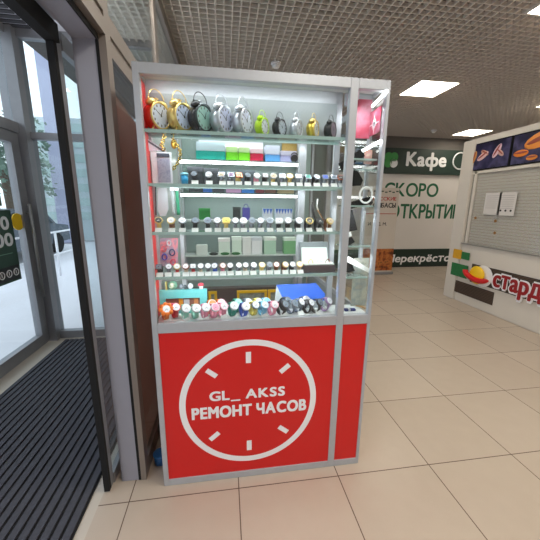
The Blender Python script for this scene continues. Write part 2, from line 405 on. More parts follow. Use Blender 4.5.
# ------------------------------------------------------------------ outdoors
b = MB(); b.box(-60, -2.2, -30, 60, -.12, -.03); struct('ground', b, mat('outside_paving', (226, 224, 228), .7, noise=.05, nscale=2))
b = MB(); b.box(-2.2, -.6, 3.95, 40, -.12, -.03); struct('ground.001', b, mat('outside_paving', (226, 224, 228), .7))
t = thing('office_building', 'pale office block with green glass bands seen through the vestibule end window', 'building', (-4.5, 14, 0))
b = MB(); b.box(-7.9, -1.5, 14, 20, 0, 4.9); b.build('wall', mat('pale_cladding', (206, 218, 220), .6), t)
for k in range(7):
    b = MB(); b.box(-7.9, -1.5, 13.96, 14.0, .9+k*.58, 1.22+k*.58); b.build('window_band', mat('green_glazing', (184, 208, 204), .25), t)
ca, cb = atY(49, 150, 13.4).x, atY(61, 150, 13.4).x
b = MB(); b.box(ca, cb, 13.3, 13.9, 0, 11); b.build('column', mat('lilac_column', (168, 172, 196), .6), t)
def tree(loc, h, label, col):
    t = thing('street_tree', label, 'tree', loc, 0, 'trees outside the glass door')
    b = MB(); b.tube([(loc[0], loc[1], 0), (loc[0]+.1, loc[1], h*.3), (loc[0], loc[1]+.1, h*.6)], .14, 8); b.build('trunk', mat('bark', (96, 84, 72), .9), t)
    b = MB()
    for k in range(1100):
        a, e, r = random.uniform(0, 2*PI), random.uniform(-.6, 1), random.random()**.4
        c = Vector((loc[0]+math.cos(a)*r*h*.33, loc[1]+math.sin(a)*r*h*.33, h*.62+e*r*h*.36)); s = random.uniform(.06, .13)
        u = Vector((random.uniform(-1, 1), random.uniform(-1, 1), random.uniform(-1, 1))).normalized(); v = u.cross(Vector((.3, .5, .8))).normalized()
        b.quad([c-u*s, c-v*s*.7, c+u*s, c+v*s*.7])
    f = b.build('crown', col, t); f['kind'] = 'stuff'
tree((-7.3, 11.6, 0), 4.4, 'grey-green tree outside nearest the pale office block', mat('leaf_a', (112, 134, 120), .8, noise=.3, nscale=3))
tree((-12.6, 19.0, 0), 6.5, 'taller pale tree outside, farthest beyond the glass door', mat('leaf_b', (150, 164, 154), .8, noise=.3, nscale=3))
tree((-10.6, 15.6, 0), 5.4, 'mid-sized tree outside between the other two trees', mat('leaf_a', (112, 134, 120), .8))
# parked car
cx, cyy = -6.3, 9.4
t = thing('parked_car', 'dark grey car parked outside beyond the glass door', 'car', (cx, cyy, 0))
prof = [(-2.1, .3), (-2.15, .75), (-1.3, .9), (-.7, 1.4), (.7, 1.42), (1.35, .95), (2.1, .85), (2.15, .35)]
b = MB(); b.prism([(cx+px, cyy-.85, pz) for px, pz in prof], (0, 1.7, 0)); b.build('body', mat('car_paint', (86, 92, 102), .3, .3), t)
b = MB(); b.prism([(cx+px, cyy-.87, pz) for px, pz in ((-1.15, .93), (-.62, 1.33), (.62, 1.35), (1.15, .97))], (0, .03, 0)); b.build('side_window', mat('car_glass', (30, 36, 44), .1), t)
for sx in (-1.35, 1.35):
    for yy in (-.86, .66):
        b = MB(); b.cyl((cx+sx, cyy+yy, .32), (cx+sx, cyy+yy+.2, .32), .32, seg=20); b.build('wheel', BLACK, t)
t.rotation_euler = (0, 0, PI/2)
# white guard rail on the pavement
t = thing('guard_rail', 'white tubular guard rail outside the glass door', 'railing', (-3.6, 6, 0))
WR = mat('white_rail', (240, 240, 244), .5)
for i in range(4):
    yy = 5.2+i*1.0; b = MB(); b.tube([(-3.7, yy, 0), (-3.7, yy, 1.0)], .024); b.build('rail_post', WR, t)
b = MB(); b.tube([(-3.7, 5.2, .98), (-3.7, 8.2, .98)], .02); b.tube([(-3.7, 5.2, .5), (-3.7, 8.2, .5)], .018); b.build('rail', WR, t)

# signs on the outer door
GRN = mat('sign_green', (28, 66, 48), .5)
rY, uZ = (0, 1, 0), (0, 0, 1)
xs = XO+.012
pa, pb_ = atX(0, 194, XO), atX(10, 212, XO)
t = thing('opening_hours_sign', 'dark green opening hours sign stuck to the glass door', 'sign', (XO, 3.05, .84))
b = MB(); b.box(XO+.002, xs, 2.72, 3.37, .84, 1.54); b.build('board', GRN, t)
b = MB(); b.box(xs, xs+.002, 2.74, 3.35, .86, 1.0); b.build('icon_strip', mat('sign_black', (22, 24, 26), .5), t)
for k in range(6):
    b = MB(); yy = 2.80+k*.1; b.tube([(xs+.004, yy+.034*math.cos(a*PI/8), .93+.034*math.sin(a*PI/8)) for a in range(16)], .005, 6, closed=True)
    b.box(xs+.002, xs+.005, yy-.004, yy+.004, .912, .948); b.build('icon', WHITE, t)
text_on('lettering', '09:00', (xs, 2.80, 1.36), rY, uZ, .51, .115, WHITE, t, .03)
text_on('lettering', '22:00', (xs, 2.80, 1.20), rY, uZ, .53, .115, WHITE, t, .03)
b = MB(); b.box(xs, xs+.002, 2.8, 3.3, 1.12, 1.125); b.build('rule', mat('sign_line', (120, 170, 140), .5), t)
b = MB(); b.box(XO+.002, xs, 2.98, 3.27, 1.58, 1.78); o = b.build('door_sticker', mat('sticker_green', (40, 96, 62), .5)); tag(o, 'small green square sticker above the opening hours sign', 'sticker')
b = MB(); b.cyl((XO+.002, 3.46, 1.42), (xs, 3.46, 1.42), .085, seg=28); o = b.build('door_sticker', mat('yellow_sticker', (246, 200, 18), .5)); tag(o, 'round yellow sticker on the glass door by the handle', 'sticker')

# ------------------------------------------------------------------ back shopfront
WB = BACKY
DG = mat('fascia_green', (26, 48, 40), .45)
TXG = mat('text_green', (18, 96, 62), .5)
rX = (1, 0, 0)
t = thing('cafe_sign', 'dark green fascia sign lettered for the cafe, above the closed unit', 'sign', (5.6, WB-.08, 2.41))
b = MB(); b.box(3.2, 9.5, WB-.12, WB-.001, 2.41, 3.01); b.build('board', DG, t)
p0, p1 = atY(406, 167, WB-.12), atY(445, 167, WB-.12)
text_on('lettering', 'Кафе', (p0.x, WB-.121, atY(425, 166, WB-.12).z), rX, uZ, p1.x-p0.x, .31, WHITE, t, .025, .01)
def clover(c, r, par, Y):
    LG = mat('clover_green', (60, 150, 72), .5)
    for a in (45, 135, 225, 315):
        b = MB(); q = Vector((c.x+r*.5*math.cos(math.radians(a)), Y, c.z+r*.5*math.sin(math.radians(a))))
        b.cyl(q, q+Vector((0, -.008, 0)), r*.5, seg=20); b.build('leaf', LG if a != 315 else WHITE, par)
clover(atY(391, 160, WB-.12), .21, t, WB-.125)
c = atY(460, 161, WB-.12)
b = MB(); b.tube([(c.x+.2*math.cos(a*PI/16), WB-.125, c.z+.2*math.sin(a*PI/16)) for a in range(32)], .018, 6, closed=True); b.build('ring', WHITE, t)
t = thing('closed_shop_hoarding', 'pale hoarding announcing an opening soon across the closed unit', 'hoarding', (6, WB, .5))
b = MB(); b.box(2.5, 9.5, WB-.05, WB-.001, .49, 2.41); b.build('board', mat('hoarding_white', (224, 218, 214), .6, noise=.03, nscale=3), t)
Yh = WB-.051
l, r_ = atY(384, 197, Yh), atY(437.5, 195, Yh)
text_on('lettering', 'СКОРО', (l.x, Yh, atY(420, 196.5, Yh).z), rX, uZ, r_.x-l.x, atY(420, 183.5, Yh).z-atY(420, 196.5, Yh).z, TXG, t, .012)
l, r_ = atY(388, 219, Yh), atY(458, 216, Yh)
text_on('lettering', 'ОТКРЫТИЕ', (l.x, Yh, atY(430, 218.3, Yh).z), rX, uZ, r_.x-l.x, atY(430, 204.5, Yh).z-atY(430, 218.3, Yh).z, TXG, t, .012)
t = thing('supermarket_sign', 'dark green low band with white supermarket lettering under the hoarding', 'sign', (6, WB-.05, .0))
b = MB(); b.box(2.5, 9.5, WB-.07, WB-.001, .03, .49); b.build('board', DG, t)
Yh = WB-.071; l, r_ = atY(386.5, 262, Yh), atY(455.5, 261, Yh)
text_on('lettering', 'Перекрёсток', (l.x, Yh, atY(425, 261.5, Yh).z), rX, uZ, r_.x-l.x, .20, WHITE, t, .02, shear=.15)
b = MB(); b.box(2.5, 9.5, WB-.08, WB, 0, .03); struct('baseboard_back', b, DARK)

# roll-up banner
BY = 6.62; xr = atY(399.5, 190, BY).x; xl = xr-.85
t = thing('rollup_banner', 'cream roll-up sausage banner with an orange picture standing before the hoarding', 'banner', ((xl+xr)/2, BY, 0))
b = MB(); b.box(xl, xr, BY, BY+.004, .06, 2.02); b.build('sheet', mat('banner_cream', (206, 196, 186), .6), t)
b = MB(); b.box(xl, xr, BY-.003, BY, .09, .62); b.build('picture', picture_material('banner_picture', [(60, 34, 22), (150, 74, 36), (196, 120, 60), (96, 60, 36)], 9), t)
b = MB()
for k in range(9): b.box(xl+.05+k*.09, xl+.11+k*.09, BY-.003, BY, 1.93-.02*(k % 2), 1.955-.02*(k % 2))
b.build('border_pattern', mat('ornament_green', (40, 70, 56), .6), t)
text_on('lettering', 'РУССКИЕ', (xr-.62, BY-.001, 1.74), rX, uZ, .56, .075, mat('banner_red', (176, 40, 36), .6), t, .015)
text_on('lettering', 'КОЛБАСЫ', (xr-.7, BY-.001, 1.58), rX, uZ, .64, .10, mat('banner_black', (40, 36, 36), .6), t, .02)
b = MB(); b.box(xl+.06, xr-.03, BY-.003, BY, 1.43, 1.445); b.build('rule', mat('banner_red', (176, 40, 36), .6), t)
text_on('lettering', 'И Т. Д. М.', (xr-.7, BY-.001, 1.17), rX, uZ, .46, .07, mat('banner_black', (40, 36, 36), .6), t, .01)
b = MB(); b.box(xl-.02, xr+.02, BY-.05, BY+.08, 0, .06, bev=.01); b.build('base', ALU_D, t)
b = MB(); b.cyl(((xl+xr)/2, BY+.03, .05), ((xl+xr)/2, BY+.03, 2.0), .012); b.build('pole', ALU_D, t)

# ------------------------------------------------------------------ food kiosk on the far side
KX = 3.993
KW = mat('kiosk_white', (214, 206, 196), .45, noise=.02, nscale=4)
SL = stripe_material('brown_slats', 'Z', .024, .3, (92, 72, 58), (40, 30, 26), .6)
K = thing('food_kiosk', 'white hot dog kiosk with a lowered shutter facing the aisle', 'kiosk', (5.2, 3, 0))
YF, YN = 4.86, .4
b = MB(); b.box(KX, KX+.25, 4.60, YF, 0, 2.68, bev=.012); b.box(KX, KX+.25, YN, 4.60, 2.60, 2.68); b.box(KX, KX+.25, YN, YN+.2, 0, 2.6); b.build('frame', KW, K)
b = MB(); b.box(KX+.02, KX+.25, YN+.2, 4.60, 0.0, 1.0, bev=.01); b.build('counter_front', KW, K)
b = MB(); b.box(KX-.01, KX+.25, YN+.2, 4.60, 1.0, 1.02); b.build('counter_top', mat('counter_grey', (150, 146, 140), .4), K)
b = MB(); b.box(KX+.072, KX+.09, YN+.2, 4.60, 1.02, 2.18)
b.build('shutter', stripe_material('roller_shutter', 'Z', .045, .16, (255, 250, 242), (218, 210, 202), .5), K)
b = MB(); b.box(KX+.045, KX+.05, YN+.2, 4.60, 1.02, 2.18); b.build('glass_pane', glass('kiosk_glass', (.96, .96, .95), 1.5, haze=.15, rough=.05, hazecol=(190, 184, 176)), K)
b = MB(); b.box(KX+.03, KX+.07, 4.52, 4.56, 1.02, 2.18); b.box(KX+.03, KX+.07, YN+.2, 4.6, 2.14, 2.18); b.build('window_frame', KW, K)
b = MB(); b.box(KX+.25, KX+2.4, YF-.1, YF, 0, 2.68); b.box(KX+.25, KX+2.4, YN, YF, 2.6, 2.68); b.build('body', KW, K)
def ky(x, y): p = atX(x, y, KX); return p.y, p.z
# brown slatted panels
y1, z1 = ky(449.3, 278); y2, z2 = ky(491.5, 303); y3, z3 = ky(471.7, 263.6); y4, z4 = ky(493, 289)
b = MB(); b.box(KX+.012, KX+.02, y2, y1, ky(449.3, 289.5)[1], z1); b.box(KX+.012, KX+.02, YN+.2, y3, z4, z3)
b.build('slat_panel', SL, K)
b = MB(); b.box(KX+.011, KX+.021, YN+.2, y3, z4+.0, z3); b.build('slat_panel', SL, K)
# shop sign
t = thing('kiosk_sign', 'red cut-out kiosk lettering beside a yellow ball with a red ring', 'sign', (KX, y3-1, z4))
rNY = (0, -1, 0)
ya, za = ky(494, 285.5); yb, zb = ky(540, 297)
KRED = mat('sign_red', (150, 22, 28), .4)
tw = (ya-yb)*1.62
xh = .25
text_on('letter_outline', 'стардогs', (KX-.002, ya+.02, za-.012), rNY, uZ, tw+.04, xh+.02, WHITE, t, .05, .012)
text_on('lettering', 'стардогs', (KX-.016, ya, za), rNY, uZ, tw, xh, KRED, t, .015, .012)
cy_, cz_ = ky(478.9, 275)
b = MB(); b.sphere((KX-.04, cy_, cz_), .145, (.25, 1, 1), 24); b.build('emblem_ball', mat('sign_yellow', (244, 196, 24), .4), t)
b = MB(); b.tube([(KX-.065-.02*math.sin(a*PI/16), cy_+.21*math.cos(a*PI/16), cz_+.01-.075*math.sin(a*PI/16)+.03*math.cos(a*PI/16)) for a in range(17)], .042, 8)
b.build('emblem_ring', mat('sign_bright_red', (206, 26, 30), .4), t)
b = MB(); b.cyl((KX+.002, cy_-.08, cz_+.0), (KX-.004, cy_-.08, cz_), .17, seg=24); b.build('emblem_outline', WHITE, t)
def kpatch(name, pa, pb, m, label, cat, dx=.004, group=None, base=KX):
    (ya, za), (yb, zb) = ky(*pa), ky(*pb)
    b = MB(); b.box(base-dx, base-.0005, min(ya, yb), max(ya, yb), min(za, zb), max(za, zb)); o = b.build(name, m); return tag(o, label, cat, group)
SG = mat('sticker_print_green', (34, 112, 62), .5, noise=.3, nscale=30)
kpatch('sticker', (454, 248.5), (461, 259.5), mat('sticker_print_yellow', (216, 160, 36), .5, noise=.2, nscale=30), 'orange-yellow sticker on the kiosk corner', 'sticker')
kpatch('sticker', (462, 251.5), (469, 260.5), SG, 'small green sticker beside the orange-yellow one on the kiosk', 'sticker')
kpatch('sticker', (452.3, 262), (466.5, 279), SG, 'large green sticker above the brown slats on the kiosk', 'sticker')
PAPER = mat('notice_paper', (212, 206, 202), .7)
INK = mat('ink', (110, 104, 104), .7)
for pa, pb, lab in (((484, 193), (496.5, 213), 'plain paper notice on the kiosk glass, nearer the cafe sign'), ((498, 192.5), (511.5, 213), 'paper notice with three dark dots on the kiosk glass')):
    (ya, za), (yb, zb) = ky(*pa), ky(*pb); zb = za-.33
    t = thing('paper_notice', lab, 'notice', (KX+.07, (ya+yb)/2, zb), 0, 'paper notices on the kiosk')
    b = MB(); b.box(KX+.038, KX+.042, yb, ya, zb, za); b.build('sheet', PAPER, t)
    b = MB()
    for k in range(7): b.box(KX+.036, KX+.038, yb+.03, ya-.03, za-.05-k*.03, za-.043-k*.03)
    b.build('print_lines', mat('faint_print', (176, 170, 168), .7), t)
    if 'dots' in lab:
        for k in range(3):
            b = MB(); q = yb+(ya-yb)*(.2+.3*k); b.cyl((KX+.035, q, zb+.07), (KX+.038, q, zb+.07), .016, seg=10); b.build('dot', mat('ink_dark', (50, 46, 46), .7), t)
for px, py, lab in ((473.2, 218, 'rusty brown spot on the shutter glass, closest to the kiosk corner'), (493, 221, 'rusty brown spot on the kiosk glass under the plain notice'), (492.3, 233, 'rusty brown spot lowest on the kiosk glass')):
    yy, zz = ky(px, py); b = MB(); b.cyl((KX+.038, yy, zz), (KX+.044, yy, zz), .022, seg=10); tag(b.build('screw_cap', mat('rusty_brown', (150, 104, 52), .6)), lab, 'screw cap')
# menu screens
def menu(y_far, y_near, label, foods):
    t = thing('menu_board', label, 'menu board', (KX, (y_far+y_near)/2, 2.19), 0, 'menu boards above the kiosk window')
    b = MB(); b.box(KX+.02, KX+.06, y_near, y_far, 2.19, 2.60); b.build('case', BLACK, t)
    b = MB(); b.box(KX+.014, KX+.02, y_near+.015, y_far-.015, 2.205, 2.585); b.build('screen', picture_material('menu_blue', [(22, 20, 38), (32, 30, 58), (70, 66, 96), (24, 22, 40)], 3.5, .3, .2), t)
    W = y_far-y_near
    for (u, v, a, ln, cA) in foods:
        c = Vector((KX+.012, y_far-u*W, 2.205+v*.38)); d = Vector((0, -math.cos(a), math.sin(a)))
        b = MB(); rot = Matrix.Rotation(a, 4, 'X')
        b.sphere(c, ln, (.03, 1, .42), 14, rot=Matrix.Rotation(-a, 4, 'X')); b.build('food_picture', mat('food_%d_%d_%d' % cA, cA, .5, emit=.1), t)
        b = MB(); b.sphere(c+Vector((-.006, 0, .01)), ln*.85, (.03, 1, .16), 12, rot=Matrix.Rotation(-a, 4, 'X')); b.build('filling', mat('filling_red', (150, 74, 60), .5, emit=.1), t)
menu(4.70, 3.97, 'blue menu board with pale wraps above the kiosk shutter, nearer the cafe', [(.13, .5, 1.3, .10, (190, 130, 60)), (.36, .5, .5, .11, (206, 168, 168)), (.40, .62, -.5, .08, (186, 140, 120)), (.70, .6, 1.0, .11, (210, 176, 186)), (.78, .52, -.7, .08, (190, 150, 140))])
menu(3.95, 3.2, 'blue menu board with orange hot dogs and burgers above the kiosk shutter', [(.55, .72, .25, .24, (226, 140, 60)), (.2, .35, 0, .11, (214, 120, 40)), (.42, .15, 0, .08, (214, 130, 50)), (.7, .2, 0, .08, (120, 100, 120))])
menu(3.18, 2.4, 'third blue menu board along the kiosk, just past the burger board', [(.5, .5, .3, .2, (210, 130, 60))])

# ------------------------------------------------------------------ ceiling fittings
def ceiling_light(c, label):
    t = thing('ceiling_light', label, 'ceiling light', (c[0], c[1], HZ-.02), 0, 'square ceiling light panels')
    b = MB(); b.box(c[0]-.28, c[0]+.28, c[1]-.28, c[1]+.28, HZ-.008, HZ-.004); b.build('diffuser', PANEL_LIGHT, t)
    b = MB()
    for q in ((-.3, -.28, -.3, .3), (.28, .3, -.3, .3), (-.28, .28, -.3, -.28), (-.28, .28, .28, .3)): b.box(c[0]+q[0], c[0]+q[1], c[1]+q[2], c[1]+q[3], HZ-.012, HZ+.02)
    b.build('frame', mat('lamp_frame', (220, 214, 206), .5), t)
ceiling_light((2.97, 4.47), 'square light panel in the grille ceiling beyond the cabinet top')
ceiling_light((5.69, 6.72), 'square light panel in the grille ceiling close to the cafe sign')
ceiling_light((2.95, 2.43), 'square light panel in the grille ceiling at the top picture corner')
ceiling_light((5.56, 4.60), 'square light panel in the grille ceiling above the kiosk roof edge')
def area(loc, sx, sy_, power, col=(1, .94, .83), rot=(0, 0, 0)):
    l = bpy.data.lights.new('lamp', 'AREA'); l.shape = 'RECTANGLE'; l.size = sx; l.size_y = sy_; l.energy = power; l.color = col
    o = bpy.data.objects.new('lamp', l); COL.objects.link(o); o.location = loc; o.rotation_euler = rot; return o
for X in (.9, 2.97, 5.2, 8):
    for Y in (-.45, 1.0):
        area((X, Y, HZ-.02), .56, .56, 25)
for X in (7.5, 10):
    for Y in (3, 6): area((X, Y, HZ-.02), .56, .56, 14)
area((-.44, 2.1, 3.2), .08, .9, 4); area((-1.0, 2.9, 2.2), .4, .8, 8, (1, .97, .92), (PI, 0, 0)); area((1.2, 5.2, HZ-.02), .56, .56, 10); area((.9, 3.2, HZ-.02), .56, .56, 8)  # gap strip lamp and vestibule uplight are added fill without visible fixtures
for (px, py, lab) in ((276, 66, 'white smoke detector on the ceiling just above the cabinet'), (434, 133, 'white smoke detector on the ceiling before the cafe sign')):
    p = atZ(px, py-3, HZ)
    t = thing('smoke_detector', lab, 'smoke detector', (p.x, p.y, HZ-.05))
    b = MB(); b.lathe([(.03, HZ-.055), (.045, HZ-.04), (.05, HZ-.015)], (p.x, p.y, 0)); b.build('sensor_head', WHITE, t)
    b = MB(); b.cyl((p.x, p.y, HZ-.015), (p.x, p.y, HZ+.002), .062, seg=20); b.build('base', WHITE, t)

# ------------------------------------------------------------------ the watch repair cabinet
X0, X1, YC, YB, ZT = -.387, .812, 1.519, 1.705, 2.216
XM0, XM1 = .608, .648                    # divider post between the wide bay and the narrow bay
S = [1.955, 1.713, 1.480, 1.251, 1.012]  # upper faces of the shelves, the last is the display floor
CAB = thing('display_cabinet', 'tall aluminium and glass watch cabinet with red lower panels', 'display cabinet', ((X0+X1)/2, (YC+YB)/2, 0))
def post(x0, x1, y0, y1, z0, z1, name='post', m=ALU):
    b = MB(); b.box(x0, x1, y0, y1, z0, z1, bev=.002); return b.build(name, m, CAB)
fd = .035
post(X0, X0+.028, YC, YC+fd, 0, ZT); post(X1-.018, X1, YC, YC+fd, 0, ZT); post(XM0, XM1, YC, YC+fd, 0, ZT)
post(X0, X0+.028, YB-.025, YB, 0, ZT); post(X1-.018, X1, YB-.025, YB, 0, ZT); post(atY(296.5, 230, YB-.01).x, atY(303.5, 230, YB-.01).x, YB-.02, YB, 1.2, S[0]+.02); post(atY(179.5, 230, YB-.01).x, atY(183.5, 230, YB-.01).x, YB-.015, YB, .96, S[2]+.01); post(.600, .632, YB-.025, YB, 0, ZT)
for a, c in ((X0+.028, XM0), (XM1, X1-.018)):
    post(a, c, YC, YC+fd, ZT-.045, ZT, 'rail'); post(a, c, YC, YC+fd, .958, 1.012, 'rail'); post(a, c, YC, YC+fd, 0, .042, 'rail')
    post(a, c, YB-.025, YB, ZT-.075, ZT-.012, 'rail'); post(a, c, YB-.025, YB, .958, 1.008, 'rail')
for xa in (X0, X1-.018): post(xa+.002, xa+.018, YC+fd, YB-.025, ZT-.03, ZT, 'rail'); post(xa+.002, xa+.018, YC+fd, YB-.025, .96, 1.0, 'rail'); post(xa+.002, xa+.018, YC+fd, YB-.025, .0, .04, 'rail')
b = MB(); b.box(X0+.02, X1-.015, YC+fd, YB-.02, ZT-.012, ZT-.004); b.build('top_panel', mat('cabinet_ceiling', (200, 206, 204), .4), CAB)
b = MB(); b.box(X0+.02, X1-.015, YC+fd, YB-.0, 1.000, S[4]); b.build('display_floor', mat('white_display_board', (222, 226, 228), .35), CAB)
# red panels
p1 = MB(); p1.box(X0+.028, XM0, YC+.006, YC+.016, .042, .958); pan = p1.build('red_panel', RED, CAB)
p2 = MB(); p2.box(XM1, X1-.018, YC+.006, YC+.016, .042, .958); p2.build('red_panel', RED, CAB)
# printed clock on the red panel
YR = YC+.0055
el, er, et, eb = atY(178.3, 403, YC), atY(316.7, 393, YC), atY(248.5, 340.3, YC), atY(245.5, 461.5, YC)
ccx, ccz = (el.x+er.x)/2, (et.z+eb.z)/2; RO = ((er.x-el.x)+(et.z-eb.z))/4
rw = .035
b = MB(); N = 96
for k in range(N):
    a0, a1 = 2*PI*k/N, 2*PI*(k+1)/N
    b.quad([(ccx+r*math.cos(a), YR, ccz+r*math.sin(a)) for r, a in ((RO, a0), (RO-rw, a0), (RO-rw, a1), (RO, a1))])
bmesh.ops.remove_doubles(b.bm, verts=b.bm.verts, dist=1e-5)
b.build('clock_ring', WHITE, pan)
for px, py, ang in ((248.5, 358, 90), (285, 369, 40), (283.4, 430, -38), (249.3, 446, 90), (214.5, 437, 40), (211.5, 374, -38)):
    c = atY(px, py, YC); d = Vector((math.cos(math.radians(ang)), 0, math.sin(math.radians(ang)))); n = Vector((-d.z, 0, d.x)); c.y = YR
    b = MB(); b.quad([c-d*.034-n*.0145, c+d*.034-n*.0145, c+d*.034+n*.0145, c-d*.034+n*.0145]); b.build('hour_mark', WHITE, pan)
def line(body, xa, ya, xb, yb, cap, bold):
    A, B = atY(xa, ya, YC), atY(xb, yb, YC); z = (A.z+B.z)/2
    text_on('lettering', body, (A.x, YR, z), rX, uZ, B.x-A.x, cap, WHITE, pan, bold, .0008, heavy=[(.06, 0), (-.06, 0), (.045, .04), (-.045, .04), (.045, -.04), (-.045, -.04)], track=.06)
line('GL_ AKSS', 210, 401.3, 284.5, 395.8, .055, .03)
line('РЕМОНТ ЧАСОВ', 192.5, 419.5, 305.7, 410.8, .069, .03)
# glazing
b = MB(); b.box(X0+.026, XM0+.004, YC+.012, YC+.016, 1.01, ZT-.04); b.build('glass_pane', GL, CAB)
b = MB(); b.box(XM1-.004, X1-.016, YC+.012, YC+.016, 1.01, ZT-.04); b.build('glass_pane', GL, CAB)
b = MB(); b.box(X1-.010, X1-.006, YC+fd, YB-.025, 1.0, ZT-.03); b.build('glass_pane', GL, CAB)
b = MB(); b.box(X0+.004, X0+.012, YC+fd, YB-.02, .04, ZT-.03); b.build('side_panel', REDB, CAB)
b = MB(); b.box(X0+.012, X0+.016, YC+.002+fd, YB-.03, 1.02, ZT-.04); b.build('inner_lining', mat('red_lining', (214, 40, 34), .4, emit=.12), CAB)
b = MB(); b.box(X1-.012, X1-.004, YC+fd, YB-.025, .04, .96); b.build('side_panel', RED, CAB)
b = MB(); b.box(X0+.028, .600, YB-.026, YB-.021, S[0]+.0, ZT-.07); b.build('back_panel', mat('grey_back_panel', (150, 158, 160), .4, noise=.04, nscale=3), CAB)
for z in S[:4]:
    b = MB(); b.box(X0+.018, XM0+.012, YC+fd+.004, YB-.03, z-.008, z); sh = b.build('glass_shelf', GLS, CAB)
    b = MB(); b.box(X0+.018, XM0+.012, YC+fd, YC+fd+.004, z-.014, z+.001); b.build('shelf_edge', SHELF_EDGE, sh)
    b = MB(); b.box(X0+.03, XM0+.012, YB-.032, YB-.026, z-.014, z+.001); b.build('shelf_edge', SHELF_EDGE, sh)
for z in (1.86, 1.62, 1.40, 1.22):
    b = MB(); b.box(XM1-.01, X1-.014, YC+fd+.02, YB-.03, z-.006, z); sh = b.build('narrow_shelf', GLS, CAB)
    b = MB(); b.box(XM1-.01, X1-.014, YC+fd+.016, YC+fd+.02, z-.008, z+.001); b.build('shelf_edge', SHELF_EDGE, sh)
# work bench edge behind the lowest row and LED tubes
b = MB(); b.box(X0+.03, .6, YB+.001, YB+.03, 1.195, 1.235); b.build('bench_edge', mat('bench_grey', (150, 158, 160), .5), CAB)
for (xa, ya, za), (xb, yb, zb) in ((atX(387, 91, .79), atX(372.5, 106, .79)), (atX(381, 141, .785), atY(362, 151, 1.675))):
    b = MB(); b.tube([(xa, ya, za), (xb, yb, zb)], .0075, 8); b.build('light_strip', LED, CAB)
b = MB(); b.box(X0+.04, XM0, YC+fd+.0005, YC+fd+.006, ZT-.03, ZT-.02); b.build('light_strip', mat('led_soft', (255, 255, 255), .5, emit=5), CAB)
for z, e in ((ZT-.055, 1.1), (S[0]-.02, 1.3), (S[1]-.02, 1.3), (S[2]-.02, 1.3), (S[3]-.02, 1.5)):
    area(((X0+XM0)/2, YC+.048, z), .9, .012, e, (.94, .98, 1), (math.radians(25), 0, 0))
area((.72, YC+.06, ZT-.1), .1, .02, .4, (.95, .98, 1), (math.radians(20), 0, 0)); area((.72, YC+.06, 1.6), .1, .02, .45, (.95, .98, 1), (math.radians(20), 0, 0)); area((.72, YC+.06, 1.38), .1, .02, .4, (.95, .98, 1), (math.radians(20), 0, 0))

# booth behind the cabinet
RY = 2.62
t = thing('booth_side_board', 'red-brown booth side board with pale inner lining facing the glass partition', 'board', (X0, 2.2, 0))
b = MB(); b.box(X0, X0+.012, YB+.001, RY+.2, 0, 2.2); b.build('board', REDB, t)
b = MB(); b.box(X0+.0125, X0+.017, YB+.001, RY+.19, .02, 2.18); b.build('lining', mat('pale_lining', (150, 164, 162), .4, noise=.06, nscale=4), t)
t = thing('booth_side_screen', 'glazed booth side screen with pale base behind the narrow bay', 'screen', (X1-.01, 2.2, 0))
b = MB(); b.box(X1-.016, X1-.002, YB+.001, RY+.2, 0, .97); b.build('panel', mat('pale_booth_panel', (150, 156, 158), .5), t)
b = MB(); b.box(X1-.011, X1-.007, YB+.001, RY+.18, 1.0, 2.16); b.build('pane', GL, t)
b = MB(); b.box(X1-.018, X1, YB+.001, RY+.2, .97, 1.0); b.box(X1-.018, X1, YB+.001, RY+.2, 2.16, 2.2); b.box(X1-.018, X1, RY+.18, RY+.2, 1.0, 2.16); b.build('frame', ALU, t)
SH = thing('shelving_unit', 'rear wall shelving with white light strips inside the booth', 'shelving', (.1, RY, 0))
xl_, xr_ = atY(181, 240, RY).x, atY(300.5, 240, RY).x
b = MB(); b.box(X0+.03, X1-.03, RY+.188, RY+.198, 0, 2.2); b.build('back_panel', mat('pale_green_back', (140, 158, 154), .5, noise=.06, nscale=3), SH)
for xx in (xl_-.018, xr_-.018):
    b = MB(); b.box(xx, xx+.036, RY-.036, RY, 0, 2.2); b.box(xx, xx+.036, RY+.15, RY+.186, 0, 2.2); b.build('post', ALU, SH)
RS = []
for k, yy in enumerate((137.5, 163.5, 195.8, 221.5, 256, 306)):
    z = atY(240, yy, RY).z + (.012 if k < 3 else 0); RS.append(z)
    b = MB(); b.box(xl_+.019, xr_-.019, RY-.02, RY+.149, z, z+.012); s = b.build('shelf', GLS if k not in (3, 4) else mat('pale_shelf', (190, 202, 200), .4), SH)
    if k < 3:
        b = MB(); b.box(xl_+.02, xr_-.019, RY-.02, RY+.0, z-.022, z-.001); b.build('light_strip', LED, SH)
        area(((xl_+xr_)/2, RY+.05, z-.03), xr_-xl_-.1, .03, .8, (.95, .98, 1))
for k in (3, 4): area(((xl_+xr_)/2, RY+.03, RS[k]-.02), xr_-xl_-.1, .03, .6, (.95, .98, 1))
area((.05, 2.25, HZ-.02), .56, .56, 9, (.95, .98, 1))  # overhead lamp added to brighten the open-topped booth and the partition gap

#ITEMS-BEGIN
# ------------------------------------------------------------------ the wares
ORD = ['first', 'second', 'third', 'fourth', 'fifth', 'sixth', 'seventh', 'eighth', 'ninth', 'tenth', 'eleventh', 'twelfth', 'thirteenth', 'fourteenth', 'fifteenth', 'sixteenth', 'seventeenth', 'eighteenth', 'nineteenth', 'twentieth', 'twenty-first', 'twenty-second']
def cmat(c, rough=.4, metal=0., emit=0.):
    return mat('colour_%d_%d_%d_%d_%d' % (*c, int(metal*10), int(rough*10)), c, rough, metal, emit)
GOLD, SILVER, GUN, CHROME = (234, 206, 128), (216, 220, 226), (40, 42, 46), (200, 206, 212)
def om(o, mats):
    for i, m in enumerate(mats):
        o.material_slots[i].link = 'OBJECT'; o.material_slots[i].material = m

